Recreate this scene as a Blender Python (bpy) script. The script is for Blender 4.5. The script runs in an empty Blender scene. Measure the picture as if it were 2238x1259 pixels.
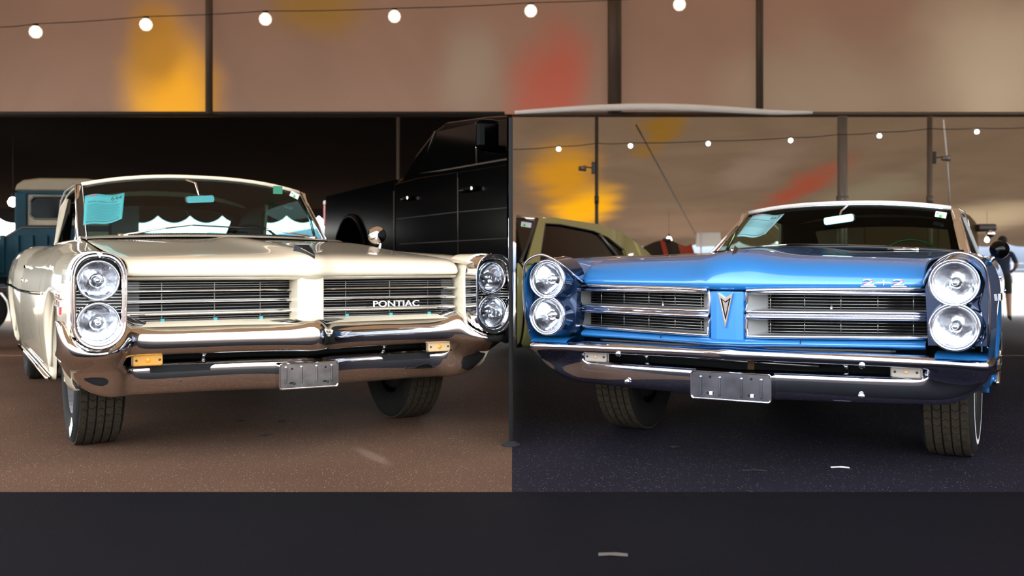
import bpy, bmesh, math, random
from mathutils import Vector, Matrix
random.seed(4)
S = bpy.context.scene
C = S.collection
PI = math.pi
# ------------------------------------------------------------------ camera, world, sun, exposure
FPX, CAM_H, HORIZON = 2150.0, 0.85, 576.0
cam_data = bpy.data.cameras.new('camera')
cam = bpy.data.objects.new('camera', cam_data); C.objects.link(cam)
cam.location = (0, 0, CAM_H); cam.rotation_euler = (PI/2, 0, 0)
cam_data.sensor_width = 36.0; cam_data.lens = 36.0*FPX/2238.0
cam_data.shift_y = -(629.5-HORIZON)/2238.0
cam_data.clip_end = 2000
cam_data.dof.use_dof = True; cam_data.dof.focus_distance = 4.5; cam_data.dof.aperture_fstop = 2.8
S.camera = cam
world = bpy.data.worlds.new('world'); S.world = world; world.use_nodes = True
wn = world.node_tree.nodes; wl = world.node_tree.links
bg = wn['Background']
sky = wn.new('ShaderNodeTexSky'); sky.sky_type = 'NISHITA'; sky.sun_disc = False
sky.sun_elevation = math.radians(52); sky.sun_rotation = math.radians(25); sky.dust_density = 3.0; sky.air_density = 1.0
hsv = wn.new('ShaderNodeHueSaturation'); hsv.inputs['Saturation'].default_value = 0.28
wl.new(sky.outputs[0], hsv.inputs['Color']); wl.new(hsv.outputs[0], bg.inputs['Color'])
bg.inputs['Strength'].default_value = 0.42
sun_d = bpy.data.lights.new('sun', 'SUN'); sun_d.energy = 4.0; sun_d.angle = math.radians(0.6); sun_d.color = (1, .95, .87)
sun = bpy.data.objects.new('sun', sun_d); C.objects.link(sun)
sun.rotation_euler = (math.radians(-38), math.radians(12), 0)      # high sun, slightly behind the tent
S.view_settings.view_transform = 'Standard'; S.view_settings.look = 'None'
S.view_settings.gamma = 1.0; S.view_settings.use_curve_mapping = False
S.view_settings.exposure = 2.2

# ------------------------------------------------------------------ materials
def setin(b, k, v):
    if k in b.inputs: b.inputs[k].default_value = v
def mat(name, col, rough=.5, metal=0., coat=0., coat_r=.03, emit=None, es=1., spec=.5, alpha=1.):
    m = bpy.data.materials.new(name); m.use_nodes = True
    b = m.node_tree.nodes['Principled BSDF']
    b.inputs['Base Color'].default_value = (*col, 1); b.inputs['Roughness'].default_value = rough
    b.inputs['Metallic'].default_value = metal
    setin(b, 'Coat Weight', coat); setin(b, 'Coat Roughness', coat_r); setin(b, 'Specular IOR Level', spec)
    if emit: b.inputs['Emission Color'].default_value = (*emit, 1); b.inputs['Emission Strength'].default_value = es
    m.diffuse_color = (*col, 1)
    return m
def noisy(m, scale, amt, bump=0., detail=4., dist=.002, coord='Object', stretch=(1, 1, 1), thr=None):
    """vary the base colour by +-amt and add fine relief"""
    nt = m.node_tree; n = nt.nodes; l = nt.links; b = n['Principled BSDF']
    tc = n.new('ShaderNodeTexCoord'); mp = n.new('ShaderNodeMapping'); mp.inputs['Scale'].default_value = stretch
    tx = n.new('ShaderNodeTexNoise'); tx.inputs['Scale'].default_value = scale; tx.inputs['Detail'].default_value = detail
    l.new(tc.outputs[coord], mp.inputs[0]); l.new(mp.outputs[0], tx.inputs['Vector'])
    c = b.inputs['Base Color'].default_value[:3]
    r = n.new('ShaderNodeValToRGB')
    lo, hi = thr or (.3, .7)
    r.color_ramp.elements[0].position = lo; r.color_ramp.elements[1].position = hi
    r.color_ramp.elements[0].color = (*[max(0, x*(1-amt)) for x in c], 1); r.color_ramp.elements[1].color = (*[x*(1+amt) for x in c], 1)
    l.new(tx.outputs['Fac'], r.inputs[0]); l.new(r.outputs[0], b.inputs['Base Color'])
    if bump:
        bp = n.new('ShaderNodeBump'); bp.inputs['Strength'].default_value = bump; bp.inputs['Distance'].default_value = dist
        l.new(tx.outputs['Fac'], bp.inputs['Height']); l.new(bp.outputs[0], b.inputs['Normal'])
    return m
def glass(name, tint, gloss=.06, rough=0.02, bump=None, fk=.28):
    m = bpy.data.materials.new(name); m.use_nodes = True
    nt = m.node_tree; n = nt.nodes; l = nt.links; n.clear()
    o = n.new('ShaderNodeOutputMaterial'); t = n.new('ShaderNodeBsdfTransparent'); g = n.new('ShaderNodeBsdfGlossy'); mx = n.new('ShaderNodeMixShader')
    t.inputs['Color'].default_value = (*tint, 1); g.inputs['Roughness'].default_value = rough; g.inputs['Color'].default_value = (.9, .95, 1, 1)
    lw = n.new('ShaderNodeLayerWeight'); lw.inputs['Blend'].default_value = .22
    ma = n.new('ShaderNodeMath'); ma.operation = 'MULTIPLY_ADD'; ma.inputs[1].default_value = fk; ma.inputs[2].default_value = gloss
    l.new(lw.outputs['Fresnel'], ma.inputs[0]); l.new(ma.outputs[0], mx.inputs[0])
    l.new(t.outputs[0], mx.inputs[1]); l.new(g.outputs[0], mx.inputs[2]); l.new(mx.outputs[0], o.inputs[0])
    if bump:
        tc = n.new('ShaderNodeTexCoord'); w = n.new('ShaderNodeTexWave'); w.wave_type = 'BANDS'; w.bands_direction = 'X'
        w.inputs['Scale'].default_value = bump[0]; w.inputs['Distortion'].default_value = .4; w.inputs['Detail'].default_value = 1.
        nz = n.new('ShaderNodeTexNoise'); nz.inputs['Scale'].default_value = 22.; nz.inputs['Detail'].default_value = 2.
        ad = n.new('ShaderNodeMath'); ad.operation = 'ADD'
        bp = n.new('ShaderNodeBump'); bp.inputs['Strength'].default_value = bump[1]; bp.inputs['Distance'].default_value = .004
        l.new(tc.outputs['Object'], w.inputs['Vector']); l.new(tc.outputs['Object'], nz.inputs['Vector'])
        l.new(w.outputs['Fac'], ad.inputs[0]); l.new(nz.outputs['Fac'], ad.inputs[1])
        l.new(ad.outputs[0], bp.inputs['Height']); l.new(bp.outputs[0], g.inputs['Normal'])
    return m
def fabric(name, col, trans=.5, patches=(), gloss_r=.6, wrinkle=.35, wscale=.55, gl=.05):
    """tent cloth: diffuse + translucent; patches = coloured and bright light painted into the cloth (axis-aligned soft ellipses in object space)"""
    m = bpy.data.materials.new(name); m.use_nodes = True
    nt = m.node_tree; n = nt.nodes; l = nt.links; n.clear()
    o = n.new('ShaderNodeOutputMaterial'); d = n.new('ShaderNodeBsdfDiffuse'); t = n.new('ShaderNodeBsdfTranslucent'); mx = n.new('ShaderNodeMixShader')
    g = n.new('ShaderNodeBsdfGlossy'); g.inputs['Roughness'].default_value = gloss_r; m2 = n.new('ShaderNodeMixShader'); m2.inputs[0].default_value = gl
    mx.inputs[0].default_value = trans
    tc = n.new('ShaderNodeTexCoord')
    nz = n.new('ShaderNodeTexNoise'); nz.inputs['Scale'].default_value = wscale; nz.inputs['Detail'].default_value = 3.; nz.inputs['Distortion'].default_value = 1.2
    l.new(tc.outputs['Object'], nz.inputs['Vector'])
    rp = n.new('ShaderNodeValToRGB'); rp.color_ramp.elements[0].position = .3; rp.color_ramp.elements[1].position = .75
    rp.color_ramp.elements[0].color = (*[x*.86 for x in col], 1); rp.color_ramp.elements[1].color = (*[min(1, x*1.12) for x in col], 1)
    l.new(nz.outputs['Fac'], rp.inputs[0]); cur = rp.outputs[0]
    for (cx, cy, cz, rx, ry, rz, pc, st) in patches:
        mp = n.new('ShaderNodeMapping'); mp.vector_type = 'TEXTURE'
        mp.inputs['Location'].default_value = (cx, cy, cz); mp.inputs['Scale'].default_value = (rx, ry, rz)
        if len(pc) > 3: mp.inputs['Rotation'].default_value = (0, pc[3], 0)
        ln = n.new('ShaderNodeVectorMath'); ln.operation = 'LENGTH'
        dn = n.new('ShaderNodeTexNoise'); dn.inputs['Scale'].default_value = .9; dn.inputs['Detail'].default_value = 2.; l.new(tc.outputs['Object'], dn.inputs['Vector'])
        dv = n.new('ShaderNodeVectorMath'); dv.operation = 'MULTIPLY_ADD'; dv.inputs[1].default_value = (.7, 0, .7); dv.inputs[2].default_value = (-.35, 0, -.35); l.new(dn.outputs['Color'], dv.inputs[0])
        da = n.new('ShaderNodeVectorMath'); da.operation = 'ADD'; l.new(tc.outputs['Object'], da.inputs[0]); l.new(dv.outputs[0], da.inputs[1])
        l.new(da.outputs[0], mp.inputs[0]); l.new(mp.outputs[0], ln.inputs[0])
        mr = n.new('ShaderNodeMapRange'); mr.interpolation_type = 'SMOOTHERSTEP'
        mr.inputs['From Min'].default_value = 1.15; mr.inputs['From Max'].default_value = .15; mr.inputs['To Max'].default_value = st
        l.new(ln.outputs['Value'], mr.inputs['Value'])
        mc = n.new('ShaderNodeMixRGB'); mc.inputs[2].default_value = (*pc[:3], 1)
        l.new(mr.outputs[0], mc.inputs[0]); l.new(cur, mc.inputs[1]); cur = mc.outputs[0]
    l.new(cur, d.inputs[0]); l.new(cur, t.inputs[0])
    if wrinkle:
        wv = n.new('ShaderNodeTexNoise'); wv.inputs['Scale'].default_value = wscale*3; wv.inputs['Detail'].default_value = 5.; wv.inputs['Distortion'].default_value = 2.
        l.new(tc.outputs['Object'], wv.inputs['Vector'])
        bp = n.new('ShaderNodeBump'); bp.inputs['Strength'].default_value = wrinkle; bp.inputs['Distance'].default_value = .12
        l.new(wv.outputs['Fac'], bp.inputs['Height'])
        for s_ in (d, g): l.new(bp.outputs[0], s_.inputs['Normal'])
    l.new(d.outputs[0], mx.inputs[1]); l.new(t.outputs[0], mx.inputs[2])
    l.new(mx.outputs[0], m2.inputs[1]); l.new(g.outputs[0], m2.inputs[2]); l.new(m2.outputs[0], o.inputs[0])
    return m
M = {}
def defm(k, *a, **kw): M[k] = mat(k, *a, **kw); return M[k]
defm('cream_paint', (.86, .76, .56), .32, 0, 1., .02)
defm('blue_paint', (.022, .19, .50), .32, .35, 1., .02)
defm('pod_shade_navy', (.010, .032, .085), .22, .6, 1., .02)  # body blue darkened for shade and dark reflections around the lamps
defm('chrome', (.86, .86, .87), .045, 1.); noisy(M['chrome'], 9., .03, .03, 3., .002)
defm('chrome_warm', (.80, .77, .745), .05, 1.); noisy(M['chrome_warm'], 7., .05, .05, 4., .002)
defm('chrome_blue_reflect', (.66, .69, .78), .05, 1.); noisy(M['chrome_blue_reflect'], 7., .05, .05, 4., .002)  # blue reflections of floor and body tinted into the chrome colour
defm('plate_steel', (.60, .585, .57), .13, 1.); noisy(M['plate_steel'], 14., .35, .12, 5., .002)
defm('plate_steel_blue', (.42, .46, .54), .13, 1.); noisy(M['plate_steel_blue'], 14., .3, .12, 5., .002)
defm('slat_steel', (.42, .41, .39), .22, 1.); defm('dark_slat', (.16, .155, .15), .2, 1.)
defm('grille_grey', (.42, .42, .41), .45, .6)
defm('black_trim', (.012, .012, .012), .35)
defm('dark_void', (.004, .004, .004), .9)
defm('interior_dark', (.006, .0055, .005), .7)
defm('interior_brown', (.016, .012, .008), .7)
defm('rubber', (.007, .0065, .006), .8, spec=.25); noisy(M['rubber'], 60, .3, .15, 3)
defm('tread_rubber', (.026, .019, .011), .8, spec=.25); noisy(M['tread_rubber'], 40, .3, .2, 3)
defm('white_rubber', (.75, .73, .70), .5)
defm('rim_steel', (.05, .05, .05), .4, .5)
defm('amber', (.60, .28, .04), .25, 0, .6); M['amber'].node_tree.nodes['Principled BSDF'].inputs['Subsurface Weight'].default_value = .0
defm('pale_amber', (.60, .42, .22), .3, 0, .6)
defm('clear_plastic', (.42, .36, .31), .25, 0, .6)
defm('amber_bulb', (1., .33, .02), .3)
defm('red_lens', (.45, .01, .012), .2, 0, 1.)
defm('badge_red', (.75, .04, .10), .35)
defm('emblem_black', (.004, .0042, .006), .55, spec=.15)
defm('white_roof', (.74, .71, .66), .55); noisy(M['white_roof'], 60, .05, .05)
defm('cream_roof', (.82, .71, .52), .4, 0, .5)
defm('white_letter', (.88, .86, .80), .3)
defm('paper_teal', (.05, .30, .31), .6)
defm('paper_pale', (.19, .39, .41), .6)
defm('print_ink', (.02, .05, .06), .7)
defm('print_grey', (.03, .15, .16), .7)
defm('print_pale_grey', (.11, .24, .26), .7)
defm('sticker_white', (.75, .72, .74), .5)
defm('sticker_green', (.10, .75, .10), .5)
defm('wheel_green', (.02, .07, .04), .4); defm('mirror_teal', (.22, .50, .52), .08, 1.); defm('green_tint', (.01, .20, .10), .4)
defm('black_paint', (.0006, .0006, .0008), .18, 0, 0., .02, spec=.025)
defm('black_glass', (.001, .001, .001), .08, 0, 0., .02, spec=.2)
defm('satin_black', (.01, .01, .01), .45)
defm('teal_paint', (.002, .026, .040), .55, 0, 0., spec=.15); noisy(M['teal_paint'], 5, .25)
defm('tan_paint', (.20, .155, .09), .5); noisy(M['tan_paint'], 4, .2)
defm('tan_roof', (.17, .13, .07), .5)
defm('yellow_paint', (.29, .28, .095), .35, 0, 1., .03)
defm('red_paint', (.42, .025, .01), .35, 0, .8)
defm('brown_paint', (.060, .032, .009), .55, spec=.2)
defm('dark_brown', (.018, .012, .008), .5)
defm('white_car', (.8, .8, .8), .4, 0, .5)
defm('navy_car', (.01, .016, .035), .3, 0, .8)
defm('pole_dark', (.045, .036, .030), .5, .3); defm('pole_grey', (.16, .14, .12), .45, .5); defm('pole_brown', (.10, .075, .055), .5, .3)
defm('cable_black', (.012, .010, .009), .6)
defm('bulb', (1, .95, .8), .4, emit=(1, .90, .66), es=5.)
defm('bulb_dim', (1, .92, .82), .5, emit=(1, .84, .70), es=.28)
defm('skin', (.36, .20, .13), .6); defm('shirt_navy', (.012, .020, .045), .8); defm('shorts_dark', (.012, .011, .010), .85); defm('hair_dark', (.008, .007, .006), .8)
defm('shoe_dark', (.01, .01, .01), .7)
defm('tube_pale', (.80, .78, .75), .8)
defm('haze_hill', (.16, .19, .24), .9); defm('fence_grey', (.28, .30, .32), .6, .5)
defm('board_white', (.85, .82, .76), .6)
M['windshield_teal'] = glass('windshield_teal', (.25, .50, .50), .0, fk=.05)
M['windshield_green'] = glass('windshield_green', (.44, .52, .36), .0, fk=.14)
M['window_glass'] = glass('window_glass', (.80, .84, .84), .0, fk=.12)
M['lens_glass'] = glass('lens_glass', (.94, .95, .97), .10, .03, (95., .8))
M['lens_blank'] = M['lens_glass']
defm('reflector', (.58, .60, .64), .10, 1.); noisy(M['reflector'], 25, .06, .35, 2., .006)
def asphalt(name, col, speck, stain=None):
    m = bpy.data.materials.new(name); m.use_nodes = True
    nt = m.node_tree; n = nt.nodes; l = nt.links; b = n['Principled BSDF']; b.inputs['Roughness'].default_value = .82; setin(b, 'Specular IOR Level', .06)
    tc = n.new('ShaderNodeTexCoord')
    big = n.new('ShaderNodeTexNoise'); big.inputs['Scale'].default_value = .9; big.inputs['Detail'].default_value = 4.
    fine = n.new('ShaderNodeTexNoise'); fine.inputs['Scale'].default_value = 230.; fine.inputs['Detail'].default_value = 2.
    vor = n.new('ShaderNodeTexVoronoi'); vor.inputs['Scale'].default_value = 170.
    for t in (big, fine, vor): l.new(tc.outputs['Object'], t.inputs['Vector'])
    r1 = n.new('ShaderNodeValToRGB'); r1.color_ramp.elements[0].position = .3; r1.color_ramp.elements[1].position = .72
    r1.color_ramp.elements[0].color = (*[x*.78 for x in col], 1); r1.color_ramp.elements[1].color = (*[x*1.2 for x in col], 1)
    l.new(big.outputs['Fac'], r1.inputs[0])
    r2 = n.new('ShaderNodeValToRGB'); r2.color_ramp.elements[0].position = .36; r2.color_ramp.elements[1].position = .70
    r2.color_ramp.elements[0].color = (.35, .35, .35, 1); r2.color_ramp.elements[1].color = (1.5, 1.5, 1.5, 1)
    l.new(fine.outputs['Fac'], r2.inputs[0])
    mu = n.new('ShaderNodeMixRGB'); mu.blend_type = 'MULTIPLY'; mu.inputs[0].default_value = 1.
    l.new(r1.outputs[0], mu.inputs[1]); l.new(r2.outputs[0], mu.inputs[2])
    hs = n.new('ShaderNodeSeparateColor'); l.new(vor.outputs['Color'], hs.inputs[0])
    gt = n.new('ShaderNodeMath'); gt.operation = 'GREATER_THAN'; gt.inputs[1].default_value = .955; l.new(hs.outputs[0], gt.inputs[0])
    lt = n.new('ShaderNodeMath'); lt.operation = 'LESS_THAN'; lt.inputs[1].default_value = .42; l.new(vor.outputs['Distance'], lt.inputs[0])
    an = n.new('ShaderNodeMath'); an.operation = 'MULTIPLY'; l.new(gt.outputs[0], an.inputs[0]); l.new(lt.outputs[0], an.inputs[1])
    ms = n.new('ShaderNodeMixRGB'); ms.inputs[2].default_value = (*speck, 1); l.new(an.outputs[0], ms.inputs[0]); l.new(mu.outputs[0], ms.inputs[1])
    cur = ms.outputs[0]
    if stain:
        for (cx, cy, rx, ry, rot, sc, stn) in stain:
            mp = n.new('ShaderNodeMapping'); mp.vector_type = 'TEXTURE'; mp.inputs['Location'].default_value = (cx, cy, 0); mp.inputs['Scale'].default_value = (rx, ry, 1); mp.inputs['Rotation'].default_value = (0, 0, rot)
            ln = n.new('ShaderNodeVectorMath'); ln.operation = 'LENGTH'; l.new(tc.outputs['Object'], mp.inputs[0]); l.new(mp.outputs[0], ln.inputs[0])
            mr = n.new('ShaderNodeMapRange'); mr.interpolation_type = 'SMOOTHSTEP'; mr.inputs['From Min'].default_value = 1.; mr.inputs['From Max'].default_value = .3; mr.inputs['To Max'].default_value = stn
            l.new(ln.outputs['Value'], mr.inputs['Value']); mc = n.new('ShaderNodeMixRGB'); mc.inputs[2].default_value = (*sc, 1); l.new(mr.outputs[0], mc.inputs[0]); l.new(cur, mc.inputs[1]); cur = mc.outputs[0]
    l.new(cur, b.inputs['Base Color'])
    bp = n.new('ShaderNodeBump'); bp.inputs['Strength'].default_value = .5; bp.inputs['Distance'].default_value = .004
    l.new(fine.outputs['Fac'], bp.inputs['Height']); l.new(bp.outputs[0], b.inputs['Normal'])
    return m
M['asphalt_warm_light'] = asphalt('asphalt_warm_light', (.128, .072, .045), (.38, .28, .18), [(-.62, 4.35, .30, .05, -1.1, (.21, .14, .10), .6)])  # warm light on the left floor put into the asphalt colour
M['asphalt_cool_light'] = asphalt('asphalt_cool_light', (.0165, .0142, .0215), (.16, .15, .145))  # dimmer, cooler light on the right floor put into the asphalt colour
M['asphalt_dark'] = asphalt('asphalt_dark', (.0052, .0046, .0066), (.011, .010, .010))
M['asphalt_apron'] = asphalt('asphalt_apron', (.060, .042, .036), (.2, .17, .14))
M['asphalt_outside'] = asphalt('asphalt_outside', (.075, .066, .056), (.11, .10, .085))

# ------------------------------------------------------------------ helpers
def link(o, parent=None):
    C.objects.link(o)
    if parent: o.parent = parent
    return o
def mesh(name, verts, faces, m, parent=None, smooth=False, sub=0, solid=0., bevel=0., off=0.):
    me = bpy.data.meshes.new(name); me.from_pydata([tuple(v) for v in verts], [], faces); me.update()
    bm = bmesh.new(); bm.from_mesh(me); bmesh.ops.remove_doubles(bm, verts=bm.verts, dist=1e-6); bmesh.ops.recalc_face_normals(bm, faces=bm.faces); bm.to_mesh(me); bm.free()
    me.materials.append(M[m])
    if smooth:
        for p in me.polygons: p.use_smooth = True
    o = bpy.data.objects.new(name, me); link(o, parent)
    if solid:
        s = o.modifiers.new('solid', 'SOLIDIFY'); s.thickness = solid; s.offset = off
    if bevel:
        s = o.modifiers.new('bevel', 'BEVEL'); s.width = bevel; s.segments = 2; s.limit_method = 'ANGLE'
    if sub:
        s = o.modifiers.new('sub', 'SUBSURF'); s.levels = sub; s.render_levels = sub; s.boundary_smooth = 'PRESERVE_CORNERS'
    return o
def grid(name, rows, m, parent=None, smooth=True, sub=0, solid=0., closed=False, skip=None, off=0.):
    nr, nc = len(rows), len(rows[0]); f = []
    for i in range(nr-1):
        for j in range(nc if closed else nc-1):
            if skip and skip(i, j): continue
            k = (j+1) % nc
            f.append((i*nc+j, i*nc+k, (i+1)*nc+k, (i+1)*nc+j))
    return mesh(name, [p for r in rows for p in r], f, m, parent, smooth, sub, solid, 0., off)
def boxg(c, s):
    x, y, z = c; a, b, d = s[0]/2, s[1]/2, s[2]/2
    v = [(x+i*a, y+j*b, z+k*d) for i in (-1, 1) for j in (-1, 1) for k in (-1, 1)]
    f = [(0, 1, 3, 2), (4, 6, 7, 5), (0, 4, 5, 1), (2, 3, 7, 6), (0, 2, 6, 4), (1, 5, 7, 3)]
    return v, f
def box(name, c, s, m, parent=None, bevel=.0):
    v, f = boxg(c, s); return mesh(name, v, f, m, parent, False, 0, 0, bevel)
def multi(name, parts, m, parent=None, smooth=False):
    V, Fc = [], []
    for v, f in parts:
        k = len(V); V += list(v); Fc += [tuple(i+k for i in q) for q in f]
    return mesh(name, V, Fc, m, parent, smooth)
def tubeg(pts, r, n=10, cap=True):
    pts = [Vector(p) for p in pts]; V, Fc = [], []
    rr = r if isinstance(r, (list, tuple)) else [r]*len(pts)
    up = Vector((0, 0, 1))
    for i, p in enumerate(pts):
        t = (pts[min(i+1, len(pts)-1)]-pts[max(i-1, 0)]).normalized()
        a = t.cross(up)
        if a.length < 1e-3: a = t.cross(Vector((1, 0, 0)))
        a.normalize(); b = t.cross(a).normalized()
        for k in range(n):
            q = 2*PI*k/n; V.append(p+(a*math.cos(q)+b*math.sin(q))*rr[i])
    for i in range(len(pts)-1):
        for k in range(n): Fc.append((i*n+k, i*n+(k+1) % n, (i+1)*n+(k+1) % n, (i+1)*n+k))
    if cap: Fc.append(tuple(range(n-1, -1, -1))); Fc.append(tuple((len(pts)-1)*n+k for k in range(n)))
    return V, Fc
def tube(name, pts, r, m, parent=None, n=10): 
    v, f = tubeg(pts, r, n); return mesh(name, v, f, m, parent, True)
def lathe(name, prof, m, parent=None, center=(0, 0, 0), axis='y', n=40, smooth=True, close=False):
    """prof: (radius, along) ; axis direction +y (into the car) or x or z"""
    V, Fc = [], []; k = len(prof)
    for i in range(n):
        a = 2*PI*i/n; c, s = math.cos(a), math.sin(a)
        for r, t in prof:
            if axis == 'y': p = (r*c, t, r*s)
            elif axis == 'x': p = (t, r*c, r*s)
            else: p = (r*c, r*s, t)
            V.append((p[0]+center[0], p[1]+center[1], p[2]+center[2]))
    for i in range(n):
        j = (i+1) % n
        for q in range(k if close else k-1):
            w = (q+1) % k
            Fc.append((i*k+q, i*k+w, j*k+w, j*k+q))
    return mesh(name, V, Fc, m, parent, smooth)
def prism(name, outline, d0, d1, m, parent=None, axis='y', bevel=0., smooth=False):
    """outline in the two other axes, extruded along axis from d0 to d1"""
    n = len(outline)
    def P(a, b, d): return {'y': (a, d, b), 'x': (d, a, b), 'z': (a, b, d)}[axis]
    V = [P(a, b, d0) for a, b in outline]+[P(a, b, d1) for a, b in outline]
    f = [tuple(range(n)), tuple(range(2*n-1, n-1, -1))]+[(i, (i+1) % n, n+(i+1) % n, n+i) for i in range(n)]
    return mesh(name, V, f, m, parent, smooth, 0, 0, bevel)
def ringframe(name, outer, inner, d0, d1, m, parent=None, axis='y', bevel=0.):
    """flat frame between two outlines with the same point count, with thickness"""
    n = len(outer)
    def P(q, d): a, b = q; return {'y': (a, d, b), 'x': (d, a, b), 'z': (a, b, d)}[axis]
    V = [P(q, d0) for q in outer]+[P(q, d0) for q in inner]+[P(q, d1) for q in outer]+[P(q, d1) for q in inner]
    f = []
    for i in range(n):
        j = (i+1) % n
        f += [(i, j, n+j, n+i), (2*n+i, 3*n+i, 3*n+j, 2*n+j), (i, 2*n+i, 2*n+j, j), (n+i, n+j, 3*n+j, 3*n+i)]
    return mesh(name, V, f, m, parent, False, 0, 0, bevel)
def rrect(cx, cy, w, h, r, n=5):
    out = []
    for qx, qy, a0 in ((1, 1, 0), (-1, 1, 90), (-1, -1, 180), (1, -1, 270)):
        for k in range(n):
            a = math.radians(a0+90*k/(n-1)); out.append((cx+qx*(w/2-r)+r*math.cos(a), cy+qy*(h/2-r)+r*math.sin(a)))
    return out
def textmesh(name, s, size, m, parent=None, depth=.002, matrix=None, align='CENTER', sx=1.):
    cu = bpy.data.curves.new(name, 'FONT'); cu.body = s; cu.size = size; cu.extrude = depth; cu.align_x = align; cu.align_y = 'CENTER'
    t = bpy.data.objects.new(name, cu); C.objects.link(t)
    dg = bpy.context.evaluated_depsgraph_get(); me = bpy.data.meshes.new_from_object(t.evaluated_get(dg))
    bpy.data.objects.remove(t); bpy.data.curves.remove(cu)
    me.name = name
    if sx != 1.: me.transform(Matrix.Diagonal((sx, 1, 1, 1)))
    if matrix: me.transform(matrix)
    me.materials.clear(); me.materials.append(M[m])
    o = bpy.data.objects.new(name, me); return link(o, parent)
def empty(name, loc, rz=0.):
    o = bpy.data.objects.new(name, None); o.empty_display_size = .2; C.objects.link(o); o.location = loc; o.rotation_euler = (0, 0, rz); return o
def tag(o, label, cat, group=None):
    o['label'] = label; o['category'] = cat
    if group: o['group'] = group
    return o
def structure(o, label=None):
    o['kind'] = 'structure'
    if label: o['label'] = label
    return o
def lerp(a, b, t): return a+(b-a)*t
def interp(x, pts):
    if x <= pts[0][0]: return pts[0][1]
    for (a, p), (b, q) in zip(pts, pts[1:]):
        if x <= b:
            t = (x-a)/(b-a); t = t*t*(3-2*t) if False else t
            return tuple(lerp(i, j, t) for i, j in zip(p, q)) if isinstance(p, tuple) else lerp(p, q, t)
    return pts[-1][1]
def at(px, py, Y): return Vector(((px-1119)/FPX*Y, Y, CAM_H+(HORIZON-py)/FPX*Y))   # a point at depth Y
def clip_x(root, x, keep):
    """trim a vehicle where it stands against the dividing curtain"""
    bpy.context.view_layer.update()
    def kids(o):
        for c in o.children:
            yield c; yield from kids(c)
    for o in list(kids(root)):
        if o.type != 'MESH': continue
        mw = o.matrix_world; inv = mw.inverted()
        co = inv @ Vector((x, 0, 0)); no = (inv.to_3x3() @ Vector((1, 0, 0))).normalized()
        xs = [(mw @ v.co).x for v in o.data.vertices]
        if all((q > x) == (keep == 'pos') for q in xs): continue
        if o.data.users > 1: o.data = o.data.copy()
        bm = bmesh.new(); bm.from_mesh(o.data)
        bmesh.ops.bisect_plane(bm, geom=bm.verts[:]+bm.edges[:]+bm.faces[:], plane_co=co, plane_no=no, clear_outer=(keep == 'neg'), clear_inner=(keep == 'pos'))
        if len(bm.faces) == 0:
            bm.free(); 
            for c in list(o.children): bpy.data.objects.remove(c)
            bpy.data.objects.remove(o); continue
        bm.to_mesh(o.data); bm.free()

# ------------------------------------------------------------------ the place: ground, tent
def zg(Y): return 0. if Y < 9 else -(min(Y, 27)-9)*.03
YS = [-40, -12, -6, 2.2]
STRIP0, STRIP1 = 2.62, 3.66
def ground(name, x0, x1, ys, m, label):
    nx = 8
    rows = [[(lerp(x0, x1, i/nx), y, zg(y)) for i in range(nx+1)] for y in ys]
    return structure(grid(name, rows, m, None, False), label)
ground('floor_left', -18, 0, [STRIP1, 6, 9, 14, 20, 27], 'asphalt_warm_light', 'asphalt coloured brown for warm light under the cream car')
ground('floor_right', 0, 18, [STRIP1, 6, 9, 14, 20, 27], 'asphalt_cool_light', 'asphalt coloured blue-grey for dim cool light under the blue car')
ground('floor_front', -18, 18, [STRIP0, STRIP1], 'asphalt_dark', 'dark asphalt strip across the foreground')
ground('floor_apron', -18, 18, [-14, -6, STRIP0], 'asphalt_apron', 'grey brown asphalt apron in front of the tent')
ground('floor_lot_front', -60, 60, [-90, -14], 'asphalt_outside', 'sunlit lot in front of the tent')
ground('floor_lot_back', -90, 90, [27, 60, 160], 'asphalt_outside', 'sunlit lot behind the tent')
for sgn, nm in ((-1, 'floor_lot_left'), (1, 'floor_lot_right')):
    ground(nm, sgn*18, sgn*90, [-14, 9, 27], 'asphalt_outside', 'sunlit lot beside the tent')
YR, ZR = 13.5, CAM_H+(HORIZON-250)/FPX*13.5          # the rail where the rear slopes hang from
E_L, ZE_L = 22.0, 2.05                                # rear eave, left bay
E_R, ZE_R = 26.0, 1.50                                # rear eave, right bay
XW = 17.
def patch(px, py, Y): p = at(px, py, Y); return p
# main roof and upper gable cloth
M['cloth_roof'] = fabric('cloth_roof', (.30, .19, .11), .10)
light_pats = []  # yellow, red and pale light on the gable, put into the cloth colour
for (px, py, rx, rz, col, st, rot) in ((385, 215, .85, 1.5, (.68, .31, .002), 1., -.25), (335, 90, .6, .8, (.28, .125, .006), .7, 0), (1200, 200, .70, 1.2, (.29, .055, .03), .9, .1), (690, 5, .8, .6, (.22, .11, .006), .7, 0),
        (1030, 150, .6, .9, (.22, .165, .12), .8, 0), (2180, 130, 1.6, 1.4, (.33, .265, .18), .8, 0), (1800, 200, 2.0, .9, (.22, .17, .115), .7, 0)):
    p = at(px, py, 13.62); light_pats.append((p.x, p.y, p.z, rx, 3., rz, (*col, rot), st))
M['cloth_upper'] = fabric('cloth_upper', (.185, .106, .072), .07, light_pats, wrinkle=.12, wscale=.3)
light_pats = []  # light shining through the rear slope, painted into its cloth colour
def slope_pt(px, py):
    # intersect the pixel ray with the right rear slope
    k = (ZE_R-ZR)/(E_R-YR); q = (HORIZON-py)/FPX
    Y = (ZR-k*YR-CAM_H)/(q-k); return at(px, py, Y)
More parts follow.
